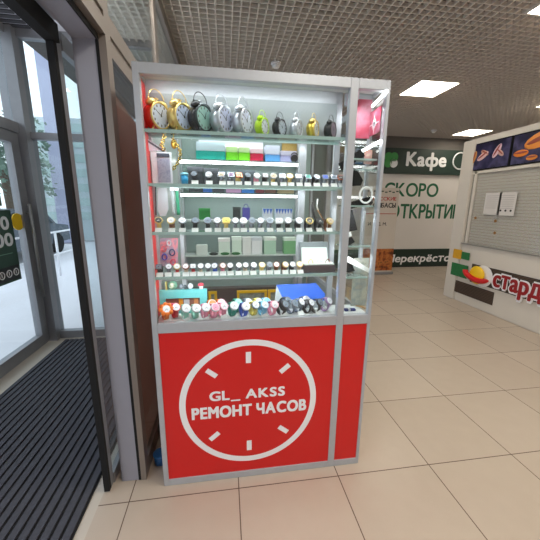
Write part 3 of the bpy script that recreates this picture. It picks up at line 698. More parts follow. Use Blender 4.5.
# alarm clock prototype: dial faces -Y, total height 0.19
def make_clock():
    t = thing('alarm_clock', 'x', 'alarm clock', (0, 0, 0)); R = .056; C = Vector((0, 0, .070))
    b = MB(); b.cyl(C+Vector((0, -.022, 0)), C+Vector((0, .034, 0)), R, R, 32); b.cyl(C+Vector((0, .034, 0)), C+Vector((0, .044, 0)), R, R*.78, 32); b.build('case', ALU, t)
    b = MB(); b.tube([C+Vector((R*1.02*math.cos(a*PI/16), -.023, R*1.02*math.sin(a*PI/16))) for a in range(32)], .005, 8, closed=True); b.build('rim', ALU, t)
    b = MB(); b.cyl(C+Vector((0, -.0235, 0)), C+Vector((0, -.022, 0)), R*.96, seg=32)
    for k in range(12):
        a = k*PI/6; q = C+Vector((R*.78*math.sin(a), -.0245, R*.78*math.cos(a))); b.box(q.x-.003, q.x+.003, q.y, q.y+.0012, q.z-.005, q.z+.005, 1)
    dl = b.build('dial', [WHITE, INK], t)
    b = MB()
    for a, l, wd in ((.35, .030, .0026), (-1.0, .042, .002)):
        d = Vector((math.sin(a), 0, math.cos(a))); n = Vector((d.z, 0, -d.x)); q = C+Vector((0, -.0255, 0))
        b.quad([q-n*wd-d*.006, q+n*wd-d*.006, q+n*wd*.5+d*l, q-n*wd*.5+d*l])
    b.build('hands', BLACK, dl)
    for s in (-1, 1):
        ax = Vector((s*.55, 0, .83)); q = C+ax*.068
        b = MB(); rot = ax.to_track_quat('Z', 'Y').to_matrix().to_4x4(); b.sphere(q, .024, (1, 1, .62), 16, rot=rot); b.sphere(q+ax*.017, .005, seg=8); b.build('bell', ALU, t)
        b = MB(); b.cyl(C+Vector((s*.030, -.006, -.045)), (s*.043, -.006, 0), .005, .004, 10); b.sphere((s*.042, -.006, .0045), .0045, seg=8); b.build('foot', ALU, t)
    b = MB(); b.cyl((0, 0, .126), (0, 0, .146), .003); b.box(-.009, .009, -.004, .004, .144, .150); b.build('hammer', ALU, t)
    b = MB(); b.tube([(.046*math.cos(a*PI/12), .0, .143+.044*math.sin(a*PI/12)) for a in range(13)], .0022, 8); b.build('handle', ALU, t)
    return t
CK = make_clock()
clocks = [  # px, base py, yaw, scale, case, rim, dial, bells, label
    (157.5, 127, 54, 1.0, (226, 60, 34), GOLD, (214, 222, 240), GOLD, 'red and gold twin-bell alarm clock beside the red side panel'),
    (180.5, 128, 54, 1.0, GOLD, GOLD, (200, 214, 240), GOLD, 'gold twin-bell alarm clock with pale dial between the red clock and the black one'),
    (201, 129.5, 52, 1.0, GUN, (50, 66, 66), (150, 190, 180), GUN, 'large black twin-bell alarm clock with a greenish dial'),
    (222, 130, 53, .98, CHROME, SILVER, (196, 202, 226), SILVER, 'large silver twin-bell alarm clock standing next to the large black one'),
    (243, 131, 55, .95, CHROME, SILVER, (202, 206, 228), SILVER, 'large silver twin-bell alarm clock standing next to the lime green one'),
    (262.5, 132, 52, .66, (186, 224, 40), (186, 224, 40), (214, 222, 226), (186, 224, 40), 'small lime green twin-bell alarm clock on the top shelf'),
    (280, 132.5, 46, .64, GUN, GUN, (170, 180, 190), GUN, 'small black alarm clock beside the lime green one'),
    (297, 133, 54, .66, SILVER, SILVER, (190, 196, 210), SILVER, 'small silver alarm clock between the small black and small gold ones'),
    (314, 134, 55, .66, (232, 206, 90), GOLD, (220, 220, 210), GOLD, 'small gold alarm clock near the end of the top shelf'),
    (331.5, 134, 48, .64, GUN, GUN, (80, 84, 96), GUN, 'small black alarm clock at the far end beside the divider post'),
]
for i, (px, py, rz, sc_, ca, ri, di, be, lab) in enumerate(clocks):
    x = atY(px, 118, 1.62).x; loc = (x, 1.622, S[0]+.0005)
    if i == 0: r = CK; r.location = loc; r.rotation_euler = (0, 0, math.radians(rz)); r.scale = (sc_,)*3; r['label'] = lab; r['group'] = 'alarm clocks on the top shelf'
    else: r = dup(CK, loc, math.radians(rz), lab, 'alarm clocks on the top shelf', sc_)
CKS = [o for o in bpy.data.objects if o.name.startswith('alarm_clock')]
for o in CKS:
    row = [c for c in clocks if c[8] == o['label']][0]
    met = lambda c: cmat(c, .28, .75) if c in (GOLD, SILVER, CHROME, (232, 206, 90)) else cmat(c, .3)
    for ch in kids(o):
        nm = ch.name.split('.')[0]
        if nm == 'dial': om(ch, [cmat(row[6], .35), INK])
        else: om(ch, [met({'case': row[4], 'rim': row[5], 'bell': row[7], 'foot': row[7], 'hammer': row[7] if row[7] != GUN else SILVER, 'handle': row[7]}[nm])])

# wrist watch prototype: strap loop standing on its buckle side, case on the upper front
def make_watch(kind):
    """kind 'round' or 'square' case"""
    t = thing('wrist_watch', 'x', 'watch', (0, 0, 0))
    n = 20; path = []
    for k in range(n):
        a = 2*PI*k/n; path.append((0, .021*math.cos(a), .029+.028*math.sin(a)))
    b = MB(); b.band(path, .017, .003); b.build('strap', ALU, t)
    cN = Vector((0, -math.cos(math.radians(38)), math.sin(math.radians(38)))); c = Vector((0, -.0175, .046))
    b = MB()
    if kind == 'round': b.cyl(c, c+cN*.008, .0175, .0165, 20)
    else:
        q = cN.to_track_quat('Z', 'X').to_matrix().to_4x4(); r = bmesh.ops.create_cube(b.bm, size=1, matrix=Matrix.Translation(c+cN*.004) @ q @ Matrix.Diagonal((.028, .032, .008, 1)))
    b.cyl(c+Vector((.016, 0, 0))+cN*.004, c+Vector((.0205, 0, 0))+cN*.004, .0022, seg=8); b.build('case', ALU, t)
    b = MB(); r = .0142
    if kind == 'round': b.cyl(c+cN*.008, c+cN*.0086, r, r, 20)
    else:
        q = cN.to_track_quat('Z', 'X').to_matrix().to_4x4(); bmesh.ops.create_cube(b.bm, size=1, matrix=Matrix.Translation(c+cN*.0084) @ q @ Matrix.Diagonal((.022, .026, .0008, 1)))
    u = Vector((1, 0, 0)); v = cN.cross(u)
    for a, l in ((.5, .008), (-.9, .011)):
        d = u*math.sin(a)+v*math.cos(a)*-1; p = u*math.cos(a)+v*math.sin(a); q = c+cN*.0094
        b.quad([q-p*.0008, q+p*.0008, q+p*.0004+d*l, q-p*.0004+d*l], 1)
    b.build('dial', [WHITE, INK], t)
    return t
PRO = {}
CN = {'G': (GOLD, 'gold'), 'S': (SILVER, 'silver'), 'K': (GUN, 'black'), 'R': (206, 40, 50), 'W': ((214, 216, 222), 'white'), 'N': ((120, 74, 44), 'brown'), 'B': ((40, 84, 190), 'blue'), 'P': ((236, 150, 176), 'pink'),
      'T': ((40, 150, 130), 'teal'), 'M': ((150, 214, 196), 'mint'), 'O': ((240, 130, 50), 'orange'), 'Y': ((222, 206, 96), 'yellow'), 'A': ((110, 124, 140), 'grey-blue'), 'L': ((120, 190, 226), 'light blue'), 'V': ((150, 120, 160), 'violet'), 'E': ((206, 186, 160), 'beige'), 'C': ((200, 120, 90), 'copper')}
CN['R'] = ((206, 40, 50), 'red')
def wmat(k, part):
    c = CN[k][0]
    if k == 'S' and part != 'dial': return cmat((158, 164, 174), .25, .7)
    if k in 'GC' and part != 'dial': return cmat(c, .25, .7)
    return cmat(c, .4)
TAGM = mat('price_tag_card', (236, 240, 240), .6)
def tagproto(w_):
    b = MB(); b.prism([(-w_/2, -.006, 0), (w_/2, -.006, 0), (w_/2, .006, .019), (-w_/2, .006, .019)], (0, .0012, .0004)); o = b.build('price_tag', TAGM, origin=(0, 0, 0)); o['category'] = 'price tag'; return o
TG = None
def place_watch(px, py, Y, z, kind, ca, di, st, label, group, rz=0., sc_=1.):
    x = atY(px, py, Y).x
    if kind not in PRO: r = make_watch(kind); PRO[kind] = r; r.location = (x, Y, z); r.rotation_euler = (0, 0, rz); r.scale = (sc_,)*3; r['label'] = label; r['group'] = group
    else: r = dup(PRO[kind], (x, Y, z), rz, label, group, sc_)
    for ch in kids(r):
        nm = ch.name.split('.')[0]
        om(ch, {'strap': [wmat(st, 'strap')], 'case': [wmat(ca, 'case')], 'dial': [wmat(di, 'dial'), BLACK if di != 'K' else WHITE]}[nm])
    return r, x
ROWS = [
 ('second', S[1], 178, 1.60, 1.0, [(195, 'K', 'A', 'K'), (209, 'W', 'W', 'K'), (222, 'S', 'E', 'S', 1), (230, 'S', 'V', 'S', 1), (238, 'C', 'E', 'G', 1), (247, 'K', 'A', 'K'), (256, 'W', 'W', 'P'), (264.5, 'K', 'W', 'K', 1), (273, 'W', 'E', 'G'),
   (282, 'S', 'W', 'S', 1), (289.5, 'G', 'W', 'G'), (298, 'S', 'S', 'S', 1), (306, 'S', 'T', 'S', 1), (315, 'S', 'W', 'K'), (323.5, 'S', 'B', 'S', 1), (332, 'S', 'A', 'S', 1), (339.5, 'C', 'K', 'S', 1)]),
 ('third', S[2], 223, 1.60, 1.15, [(159, 'G', 'K', 'G'), (172, 'G', 'W', 'N'), (182.5, 'S', 'W', 'K'), (195, 'K', 'A', 'K'), (208, 'S', 'A', 'K'), (217.5, 'S', 'W', 'S'), (226, 'G', 'Y', 'G', 1), (235.5, 'S', 'W', 'S'), (243, 'W', 'W', 'S'), (251.5, 'S', 'A', 'S'),
   (260, 'S', 'S', 'S'), (269, 'S', 'A', 'S'), (278.5, 'W', 'W', 'K', 1), (287.5, 'S', 'W', 'K'), (297.5, 'S', 'W', 'K'), (307.5, 'G', 'K', 'K'), (317.5, 'K', 'K', 'K'), (327.5, 'G', 'E', 'N')]),
 ('fourth', S[3], 266, 1.60, 1.0, [(160, 'S', 'A', 'K', 1), (168.5, 'S', 'W', 'S'), (177, 'G', 'W', 'R'), (186, 'C', 'W', 'E'), (193, 'S', 'W', 'R', 1), (200.5, 'S', 'W', 'E'), (208, 'S', 'W', 'S'), (215, 'S', 'W', 'B'), (222.5, 'C', 'W', 'P'), (230, 'S', 'W', 'K'), (238, 'S', 'W', 'S'), (245, 'S', 'W', 'E'),
   (252.5, 'S', 'W', 'S'), (261.5, 'G', 'W', 'G'), (268.5, 'S', 'A', 'S'), (276, 'C', 'W', 'N'), (284, 'G', 'W', 'N'), (291.5, 'S', 'W', 'K'), (299, 'G', 'W', 'E')]),
]
for nm, z, py, Y, sc_, lst in ROWS:
    for i, e in enumerate(lst):
        px, ca, di, st = e[:4]; kind = 'square' if len(e) > 4 else 'round'
        lab = f"{ORD[i]} watch from the red panel, {nm} shelf: {CN[ca][1]} case, {CN[di][1]} dial, {CN[st][1]} strap"
        r, x = place_watch(px, py, Y, z+.0004, kind, ca, di, st, lab, f'watches on the {nm} shelf', math.radians(random.uniform(-8, 14)), sc_)
        if TG is None: TG = tagproto(.033); q = TG
        else: q = TG.copy(); COL.objects.link(q)
        q.location = (x+.002, 1.568, z+.0004); q.rotation_euler = (0, 0, random.uniform(-.08, .08)); tag(q, f"white price tag before the {ORD[i]} watch from the red panel on the {nm} shelf", 'price tag', f'price tags on the {nm} shelf')
# cuff watches on the display floor, standing turned towards the divider
cuffs = [(165.5, 318, 1.575, 'O', 'W', 'O'), (175, 317, 1.60, 'R', 'W', 'R'), (185, 318, 1.58, 'W', 'W', 'M'), (195, 318, 1.575, 'W', 'W', 'M'), (204.5, 317, 1.58, 'W', 'W', 'P'), (213.5, 318, 1.575, 'W', 'P', 'P'), (210.5, 309, 1.64, 'W', 'O', 'O'), (222, 317, 1.59, 'P', 'W', 'P'), (219.5, 309, 1.645, 'P', 'W', 'O'),
    (232, 317, 1.59, 'W', 'W', 'T'), (236, 309, 1.645, 'T', 'M', 'T'), (243.5, 318, 1.575, 'W', 'W', 'B'), (246, 309, 1.645, 'A', 'W', 'A'), (253, 317, 1.59, 'S', 'W', 'Y'), (256, 309, 1.645, 'Y', 'W', 'Y'), (262, 317, 1.585, 'L', 'W', 'L'), (264, 309, 1.645, 'W', 'L', 'L'), (271.5, 317, 1.58, 'P', 'W', 'P'),
    (281, 317, 1.58, 'K', 'A', 'K'), (284, 310, 1.645, 'S', 'A', 'K'), (290.5, 317, 1.59, 'S', 'A', 'A'), (297, 316, 1.61, 'S', 'W', 'A'), (302.5, 310, 1.65, 'W', 'W', 'S'), (306.5, 317, 1.59, 'K', 'S', 'K'), (315, 317, 1.59, 'K', 'A', 'K'), (324, 315, 1.61, 'V', 'S', 'V')]
fr = [c for c in cuffs if c[2] < 1.63]; bk = [c for c in cuffs if c[2] >= 1.63]
for rowname, lst in (('front row', fr), ('back row', bk)):
    for i, (px, py, Y, ca, di, st) in enumerate(lst):
        lab = f"{ORD[i]} watch from the red panel, display floor {rowname}: {CN[di][1]} dial, {CN[st][1]} strap"
        if (px, py) == (165.5, 318): lab = 'orange flower-shaped watch first on the display floor beside the red panel'
        r, x = place_watch(px, py, Y, S[4]+.0006, 'round', ca, di, st, lab, 'bright watches on the display floor', math.radians(38 if px > 278 else 26), 1.38)
        if (px, py) == (165.5, 318):
            for k in range(8):
                a = k*PI/4; cN = Vector((0, -math.cos(math.radians(38)), math.sin(math.radians(38)))); u = Vector((1, 0, 0)); v = cN.cross(u)
                c = Vector((0, -.0175, .046))+cN*.004+(u*math.cos(a)+v*math.sin(a))*.02
                b = MB(); b.sphere(c, .009, (1, .6, 1), 10); b.build('petal', cmat(CN['O'][0]), r, off=(0, 0, 0))
        if rowname == 'front row' and i % 2 == 0:
            q = TG.copy(); COL.objects.link(q); q.location = (x+.01, 1.562, S[4]+.0006); q.rotation_euler = (0, 0, 0); tag(q, f"white price tag before the {ORD[i]} front watch on the display floor", 'price tag', 'price tags on the display floor')

# ---- boxes with coloured bases on the rear shelf
def X_(px, py, Y): return atY(px, py, Y).x
def rear_box(xa, xb, ztop, zbase, zcol, col, label, lidcol=(204, 214, 222), Y=RY+.02, d=.1, cat='storage box', group='storage boxes on the rear shelf'):
    a, c = X_(xa, 155, Y), X_(xb, 155, Y)
    t = thing('storage_box', label, cat, ((a+c)/2, Y+d/2, zbase), 0, group)
    b = MB(); b.box(a, c, Y, Y+d, zbase, zcol, bev=.003); b.build('box', cmat(col, .35), t)
    b = MB(); b.box(a+.002, c-.002, Y+.002, Y+d-.002, zcol, ztop, bev=.003); b.build('lid', cmat(lidcol, .3), t)
zb1 = RS[1]+.0125
def zz(py, Y=RY+.02): return atY(240, py, Y).z
rear_box(196, 225.5, zz(143), zb1, zz(152), (30, 160, 150), 'clear-lidded storage box with a teal base on the rear shelf', (190, 212, 224))
rear_box(226, 238, zz(147), zb1, zz(152.5), (112, 206, 44), 'storage box with a green base standing by the teal one', (190, 226, 160))
rear_box(238.4, 249.8, zz(147), zb1, zz(152.5), (120, 212, 40), 'storage box with a green base standing by the crimson one', (196, 228, 170))
rear_box(250.2, 263.3, zz(148), zb1, zz(153), (196, 30, 70), 'storage box with a crimson base on the rear shelf', (226, 200, 210))
rear_box(265, 280, zz(144), zb1, zz(153.5), (92, 160, 226), 'storage box with a blue base on the rear shelf', (206, 216, 236))
rear_box(280.4, 297, zz(149), zb1, zz(154), (170, 170, 216), 'storage box with a lilac base at the end of the rear shelf', (208, 208, 232))
Y = RY+.125
t = thing('paper_bag', 'flat grey-white plastic bag leaning behind the coloured storage boxes', 'bag', (0, Y, zb1))
b = MB(); b.box(X_(199, 150, Y), X_(263, 150, Y), Y, Y+.01, zb1, zz(141.5, Y)); b.build('body', mat('plastic_bag', (206, 206, 216), .4, noise=.1, nscale=30), t)
b = MB(); b.box(X_(205, 150, Y), X_(240, 150, Y), Y-.003, Y, zz(149, Y), zz(146, Y)); b.build('fold', WHITE, t)
b = MB(); b.box(X_(282, 145, Y), X_(297, 145, Y), Y, Y+.012, zb1, zz(141.5, Y)); o = b.build('cardboard_sheet', mat('cardboard', (150, 124, 62), .7, noise=.1)); tag(o, 'brown cardboard sheet behind the lilac based storage box', 'cardboard')
t = thing('desk_lamp_head', 'black round travel clock at the end of the storage box shelf', 'clock', (X_(295, 158, RY), RY+.0, zb1))
b = MB(); c = Vector((X_(294.5, 158, RY), RY-.0, zb1+.03)); b.cyl(c, c+Vector((0, .02, 0)), .03, seg=20); b.build('case', cmat(GUN), t)
b = MB(); b.tube([c+Vector((.025*math.cos(a*PI/10), .01, .025+.02*math.sin(a*PI/10))) for a in range(11)], .004, 6); b.build('handle', cmat(GUN), t)
t.name = 'travel_clock'

# second row extras
z2 = S[1]+.0005
def simple_box(name, xa, xb, Y, d, z0, z1, m, label, cat, group=None, mlid=None, py=200, bev=.002):
    a, c = X_(xa, py, Y), X_(xb, py, Y)
    t = thing(name, label, cat, ((a+c)/2, Y+d/2, z0), 0, group); b = MB(); b.box(a, c, Y, Y+d, z0, z0+(z1-z0)*(.8 if mlid else 1), bev=bev); b.build('body', m, t)
    if mlid: b = MB(); b.box(a-.002, c+.002, Y-.002, Y+d+.002, z0+(z1-z0)*.8, z1, bev=bev); b.build('lid', mlid, t)
    return t
YF_ = 1.645
def zF(py, Y=YF_, x=165): return atY(x, py, Y).z
t = thing('framed_notice', 'white framed grey notice standing on the second shelf beside the red panel', 'notice', (X_(164, 170, YF_), YF_, z2))
a, c = X_(151.5, 165, YF_), X_(172, 165, YF_)
b = MB(); b.box(a, c, YF_, YF_+.006, z2, zF(152)); b.build('frame', cmat((226, 230, 238), .3), t)
b = MB(); b.box(a+.028, c-.01, YF_-.002, YF_, z2+.01, zF(158.5)); b.build('sheet', picture_material('grey_print', [(150, 152, 176), (170, 172, 192), (140, 142, 168)], 40), t)
b = MB(); b.box(a+.028, c-.01, YF_-.003, YF_-.001, zF(157.5), zF(153.5)); b.build('heading', cmat((70, 76, 90)), t)
t = thing('blue_cup', 'small bright blue lidded cup on the second shelf beside the framed notice', 'cup', (X_(184.5, 176, 1.62), 1.62, z2)); t.name = 'lidded_cup'
cx_ = X_(184.5, 176, 1.62)
b = MB(); b.lathe([(.016, z2), (.0185, z2+.045)], (cx_, 1.62, 0)); b.build('cup', cmat((40, 160, 214), .3), t)
b = MB(); b.lathe([(.020, z2+.0455), (.020, z2+.052), (.015, z2+.058)], (cx_, 1.62, 0)); b.build('lid', cmat((140, 214, 234), .3), t)
t = thing('white_envelope', 'white triangular paper flap hung behind the red panel under the top shelf', 'paper', (X_(155, 145, 1.66), 1.66, 1.85)); t.name = 'paper_flap'
b = MB(); q = [atY(143.5, 136, 1.66), atY(143.5, 150.5, 1.66), atY(167, 151.5, 1.66)]; b.prism(q, (0, .003, 0)); b.build('sheet', cmat((226, 222, 234), .5), t)
b = MB(); q = [atY(146, 139, 1.6585), atY(146, 141, 1.6585), atY(163, 152, 1.6585), atY(165, 151, 1.6585)]; b.prism(q, (0, .001, 0)); b.build('edge_band', cmat((90, 92, 104)), t)
def chain(pts, r, label, col=GOLD):
    t = thing('chain', label, 'chain', pts[0]); 
    for i in range(0, len(pts)-1):
        a, c = Vector(pts[i]), Vector(pts[i+1]); m_ = (a+c)/2; d = (c-a); L = d.length*.62; d.normalize(); n = d.cross(Vector((0, 1, 0))) if i % 2 else Vector((0, 1, 0))
        b = MB(); b.tube([m_+d*L*math.cos(k*PI/5)+n*r*2.2*math.sin(k*PI/5) for k in range(10)], r, 5, closed=True); b.build('link', cmat(col, .25, .8), t)
chain([atY(163+1.5*math.sin(k*.9), 134+k*2.0, 1.64) for k in range(9)], .0035, 'thick gold chain hanging straight beside the paper flap')
chain([atY(171.5+(0.0 if k < 5 else 0)+9*math.sin(k/15*PI)*(1 if k else 1), 138+k*2.2, 1.66) for k in range(16)], .003, 'gold chain hanging in a curve under the top shelf', (206, 180, 90))
t = thing('pendant_trophy', 'gold drop-shaped pendant hung behind the gold chains', 'pendant', atY(174, 140, 1.675)); t.name = 'drop_pendant'
b = MB(); c = atY(174, 144, 1.675); b.sphere(c, .02, (.8, .3, 1.2), 12); b.build('drop', cmat((206, 160, 60), .3, .7), t)
b = MB(); b.cyl(c+Vector((0, 0, .02)), c+Vector((0, 0, .07)), .0035); b.build('bail', cmat(GOLD, .3, .7), t)

zb2 = RS[2]+.0125
for xa, xb, zt, col, lab in ((188, 203, 168, (52, 56, 62), 'dark grey case on the rear shelf nearest the lidded blue cup'), (204, 219, 169, (60, 66, 72), 'dark slate case second on the rear shelf above the lower strip'), (221, 236, 171, (96, 112, 116), 'grey-green case third on the rear shelf above the lower strip'), (238, 255, 170, (72, 84, 92), 'blue-grey case fourth on the rear shelf above the lower strip'), (257, 275, 171, (104, 120, 118), 'pale green-grey case fifth on the rear shelf above the lower strip'), (277, 296, 172, (84, 94, 96), 'grey case last on the rear shelf above the lower strip')):
    simple_box('storage_case', xa, xb, RY+.06, .07, zb2, zz(zt, RY+.06), cmat(col), lab, 'case', 'cases on the middle rear shelf', cmat(tuple(min(255, v+22) for v in col)), py=178)
for xa, xb, col, lab in ((203, 212, (60, 110, 190), 'flat bright blue box before the dark cases'), (213, 224, (70, 74, 84), 'flat dark grey box before the dark cases'), (226, 241, (190, 150, 190), 'flat pink-lilac box before the dark cases'), (242, 254, (50, 120, 200), 'flat strong blue box before the dark cases'), (256, 264, (120, 60, 70), 'flat maroon box before the dark cases'), (265, 276, (110, 84, 76), 'flat brown box before the dark cases'), (278, 294, (150, 140, 110), 'flat khaki box before the dark cases')):
    simple_box('flat_box', xa, xb, RY-.01, .06, zb2, zz(187.5, RY-.01), cmat(col), lab, 'box', 'flat boxes on the middle rear shelf', py=190)
# third row: things on the rear shelf and hung by the red panel
zb3 = RS[3]+.0125
simple_box('green_box', 199, 210, RY+.02, .06, zb3, zz(208.5), cmat((36, 130, 60), .4), 'dark green lidded box on the rear shelf behind the third row', 'box', mlid=cmat((60, 160, 84)), py=214).name = 'gift_box'
simple_box('black_tin', 233, 240.5, RY+.0, .05, zb3, zz(207), cmat((52, 62, 66)), 'dark grey tin behind the third row of watches', 'tin', mlid=cmat((70, 82, 84)), py=212).name = 'storage_tin'
t = simple_box('blue_bag', 242.5, 250, RY+.0, .04, zb3, zz(207.5), cmat((84, 84, 176)), 'blue-violet gift bag behind the third row of watches', 'bag', py=212); t.name = 'gift_bag'
b = MB(); p = Vector((X_(246.2, 207, RY), RY+.02, zz(207.5))); b.tube([p+Vector((.018*math.cos(a*PI/8), 0, .03*math.sin(a*PI/8))) for a in range(9)], .003, 6); b.build('handle', cmat((60, 60, 140)), t)
for xa, xb, lab in ((263, 272.5, 'narrow blue and white carton on the rear shelf'), (275.5, 292.5, 'wide blue and white carton on the rear shelf')):
    t = simple_box('carton', xa, xb, RY-.005, .06, zb3, zz(208.5), cmat((214, 226, 240)), lab, 'carton', 'blue and white cartons', py=214)
    a, c = X_(xa, 210, RY-.005), X_(xb, 210, RY-.005); n = 3 if xb-xa < 12 else 6
    for k in range(n):
        b = MB(); u0, u1 = a+(c-a)*k/n, a+(c-a)*(k+1)/n; zt = zz(208.5)
        b.prism([(u0, RY-.006, zt), (u1, RY-.006, zt), ((u0+u1)/2, RY-.006, zt-.045)], (0, .0005, 0)); b.build('blue_peak', cmat((60, 110, 206)), t)
t = thing('hanging_bag', 'long white paper bag hanging under the second shelf by the red panel', 'paper bag', (X_(162, 200, 1.665), 1.665, S[1]-.2)); t.name = 'paper_bag'
b = MB(); q = [atY(158, 188, 1.665), atY(157.5, 209, 1.665), atY(160, 216, 1.665), atY(166, 216, 1.665), atY(168.5, 209, 1.665), atY(167, 188, 1.665)]; b.prism(q, (0, .006, 0)); b.build('sheet', cmat((190, 200, 208)), t)
b = MB(); b.tube([atY(155.5+.06*k, 187+k*2.8, 1.66) for k in range(11)], .0035, 6); b.build('cord', cmat((50, 56, 60)), t)
for px, col, nm in ((172, (190, 206, 210), 'pale'), (176.5, (60, 170, 130), 'green')):
    t = thing('watch_strap', f'{nm} loose watch strap hanging behind the third row by the red panel', 'watch strap', atY(px, 188, 1.672), 0, 'loose straps hanging by the red panel')
    b = MB(); b.band([atY(px+.3*k, 187+k*4, 1.672) for k in range(8)], .016, .003, closed=False); b.build('strap', cmat(col), t)
    b = MB(); p = atY(px, 189, 1.668); b.box(p.x-.010, p.x+.010, p.y-.003, p.y, p.z-.008, p.z+.008); b.build('buckle', cmat(SILVER, .3, .7), t)
# watch bust by the divider on the third shelf
t = thing('strap_display', 'dark curved leather display stand with a pale strap near the divider post', 'display stand', (X_(318, 220, 1.645), 1.645, S[2]))
b = MB(); b.band([(X_(px, py, 1.66), 1.66-.004*i, atY(px, py, 1.66).z) for i, (px, py) in enumerate(((312, 202), (312.5, 210), (314, 217), (319, 223), (324, 225)))], .03, .008, axis=Vector((0, 1, 0)), closed=False); b.build('stand', cmat((66, 62, 62)), t)
b = MB(); b.band([atY(px, py, 1.645) for px, py in ((317.5, 199), (316.8, 206), (318.5, 212), (322, 219))], .016, .004, axis=Vector((0, 1, 0)), closed=False); b.build('strap', cmat((224, 226, 222)), t)
b = MB(); b.band([atY(px, py, 1.64) for px, py in ((317.5, 210), (321.5, 217), (326.5, 225))], .012, .004, axis=Vector((0, 1, 0)), closed=False); b.build('leather_edge', cmat((150, 96, 44)), t)

# fourth row: white cartons on the rear shelf
zb4 = RS[4]+.0125
for xa, xb, zt, col, lid, lab in (
    (196, 207, 244.5, (212, 222, 218), None, 'plain white carton first on the lower rear shelf'), (218.5, 230, 238, (214, 232, 222), (236, 240, 238), 'white carton with a mint tint behind the fourth row'), (232, 241.5, 236.5, (212, 234, 220), (226, 240, 232), 'pale green-white carton on the lower rear shelf'),
    (242.5, 251.5, 237, (222, 228, 226), None, 'white carton standing fourth on the lower rear shelf'), (252, 262, 237, (228, 234, 236), (206, 216, 222), 'grey-lidded white carton on the lower rear shelf'), (264, 276, 237, (170, 206, 184), (222, 232, 226), 'white-lidded green carton on the lower rear shelf'),
    (284, 296.5, 237.5, (120, 178, 128), (206, 224, 212), 'darker green carton last on the lower rear shelf')):
    simple_box('carton', xa, xb, RY-.005, .07, zb4, zz(zt), cmat(col), lab, 'carton', 'cartons on the lower rear shelf', cmat(lid) if lid else None, py=245)
# dark pouches in front of cartons
for px, lab in ((213.5, 'black pouch between the plain and the mint cartons'), (225, 'dark green pouch before the mint carton'), (236, 'green pouch before the pale green carton')):
    b = MB(); c = Vector((X_(px, 250, RY-.016), RY-.012, zb4+.012)); b.sphere(c, .04, (1, .15, .35), 12); tag(b.build('pouch', cmat((40, 52, 48) if px < 220 else (40, 110, 60))), lab, 'pouch', 'pouches on the lower rear shelf')
# beads and loops hung beside the red panel in the fourth row
for px, py, r, col, lab in ((164.5, 257, .016, (70, 84, 190), 'blue bangle hanging behind the fourth row'), (172, 252.5, .017, (60, 70, 120), 'dark blue bangle hanging behind the fourth row'), (164, 249, .014, (226, 110, 120), 'coral bangle hanging behind the fourth row'), (173, 262, .015, (220, 80, 110), 'crimson bangle hanging behind the fourth row'), (169, 243, .013, (190, 196, 206), 'silver bangle hanging behind the fourth row')):
    c = atY(px, py, 1.68); b = MB(); b.tube([c+Vector((r*.8*math.cos(a*PI/10), 0, r*math.sin(a*PI/10))) for a in range(20)], .0035, 6, closed=True); tag(b.build('bangle', cmat(col, .35)), lab, 'bangle', 'bangles hung by the red panel')
b = MB(); q = [atY(160, 238, 1.69), atY(160, 266, 1.69), atY(178, 266, 1.69), atY(178, 238, 1.69)]; b.prism(q, (0, .003, 0)); tag(b.build('hanging_card', picture_material('pink_card', [(214, 180, 190), (150, 150, 170), (226, 140, 150), (120, 130, 150)], 18)), 'pink and grey mottled card hung behind the bangles', 'card')
# open watch gift box
t = thing('watch_box', 'open dark gift box with a white lining on the fourth shelf', 'watch box', (X_(318, 272, 1.59), 1.60, S[3]))
z4 = S[3]+.0005; a, c = X_(304, 275, 1.575), X_(335, 275, 1.575)
b = MB(); b.box(a, c, 1.575, 1.645, z4, z4+.042, bev=.002); b.build('base', cmat((96, 84, 88)), t)
b = MB(); b.prism([(a-.006, 1.646, z4+.035), (c-.012, 1.646, z4+.035), (c-.02, 1.668, z4+.16), (a-.004, 1.668, z4+.16)], (0, .012, 0)); lid = b.build('lid', cmat((120, 128, 130)), t)
b = MB(); b.prism([(a+.003, 1.643, z4+.04), (c-.02, 1.643, z4+.04), (c-.027, 1.662, z4+.13), (a+.003, 1.662, z4+.13)], (0, .003, 0)); b.build('lining', cmat((226, 240, 234)), lid)
b = MB(); b.box(a+.006, c-.006, 1.581, 1.640, z4+.042, z4+.048); b.build('cushion', cmat((236, 244, 240)), t)
for i, px in enumerate((310.5, 319, 327.5)):
    x = X_(px, 270, 1.60); b = MB(); b.tube([(x+.013*math.cos(a_*PI/8), 1.602, z4+.0485+.022*math.sin(a_*PI/8)) for a_ in range(9)], .0022, 6)
    tag(b.build('ring', cmat((GOLD, SILVER, (200, 120, 90))[i], .25, .7)), f"{('gold', 'silver', 'copper')[i]} band set in the open gift box", 'ring', 'bands in the open gift box')

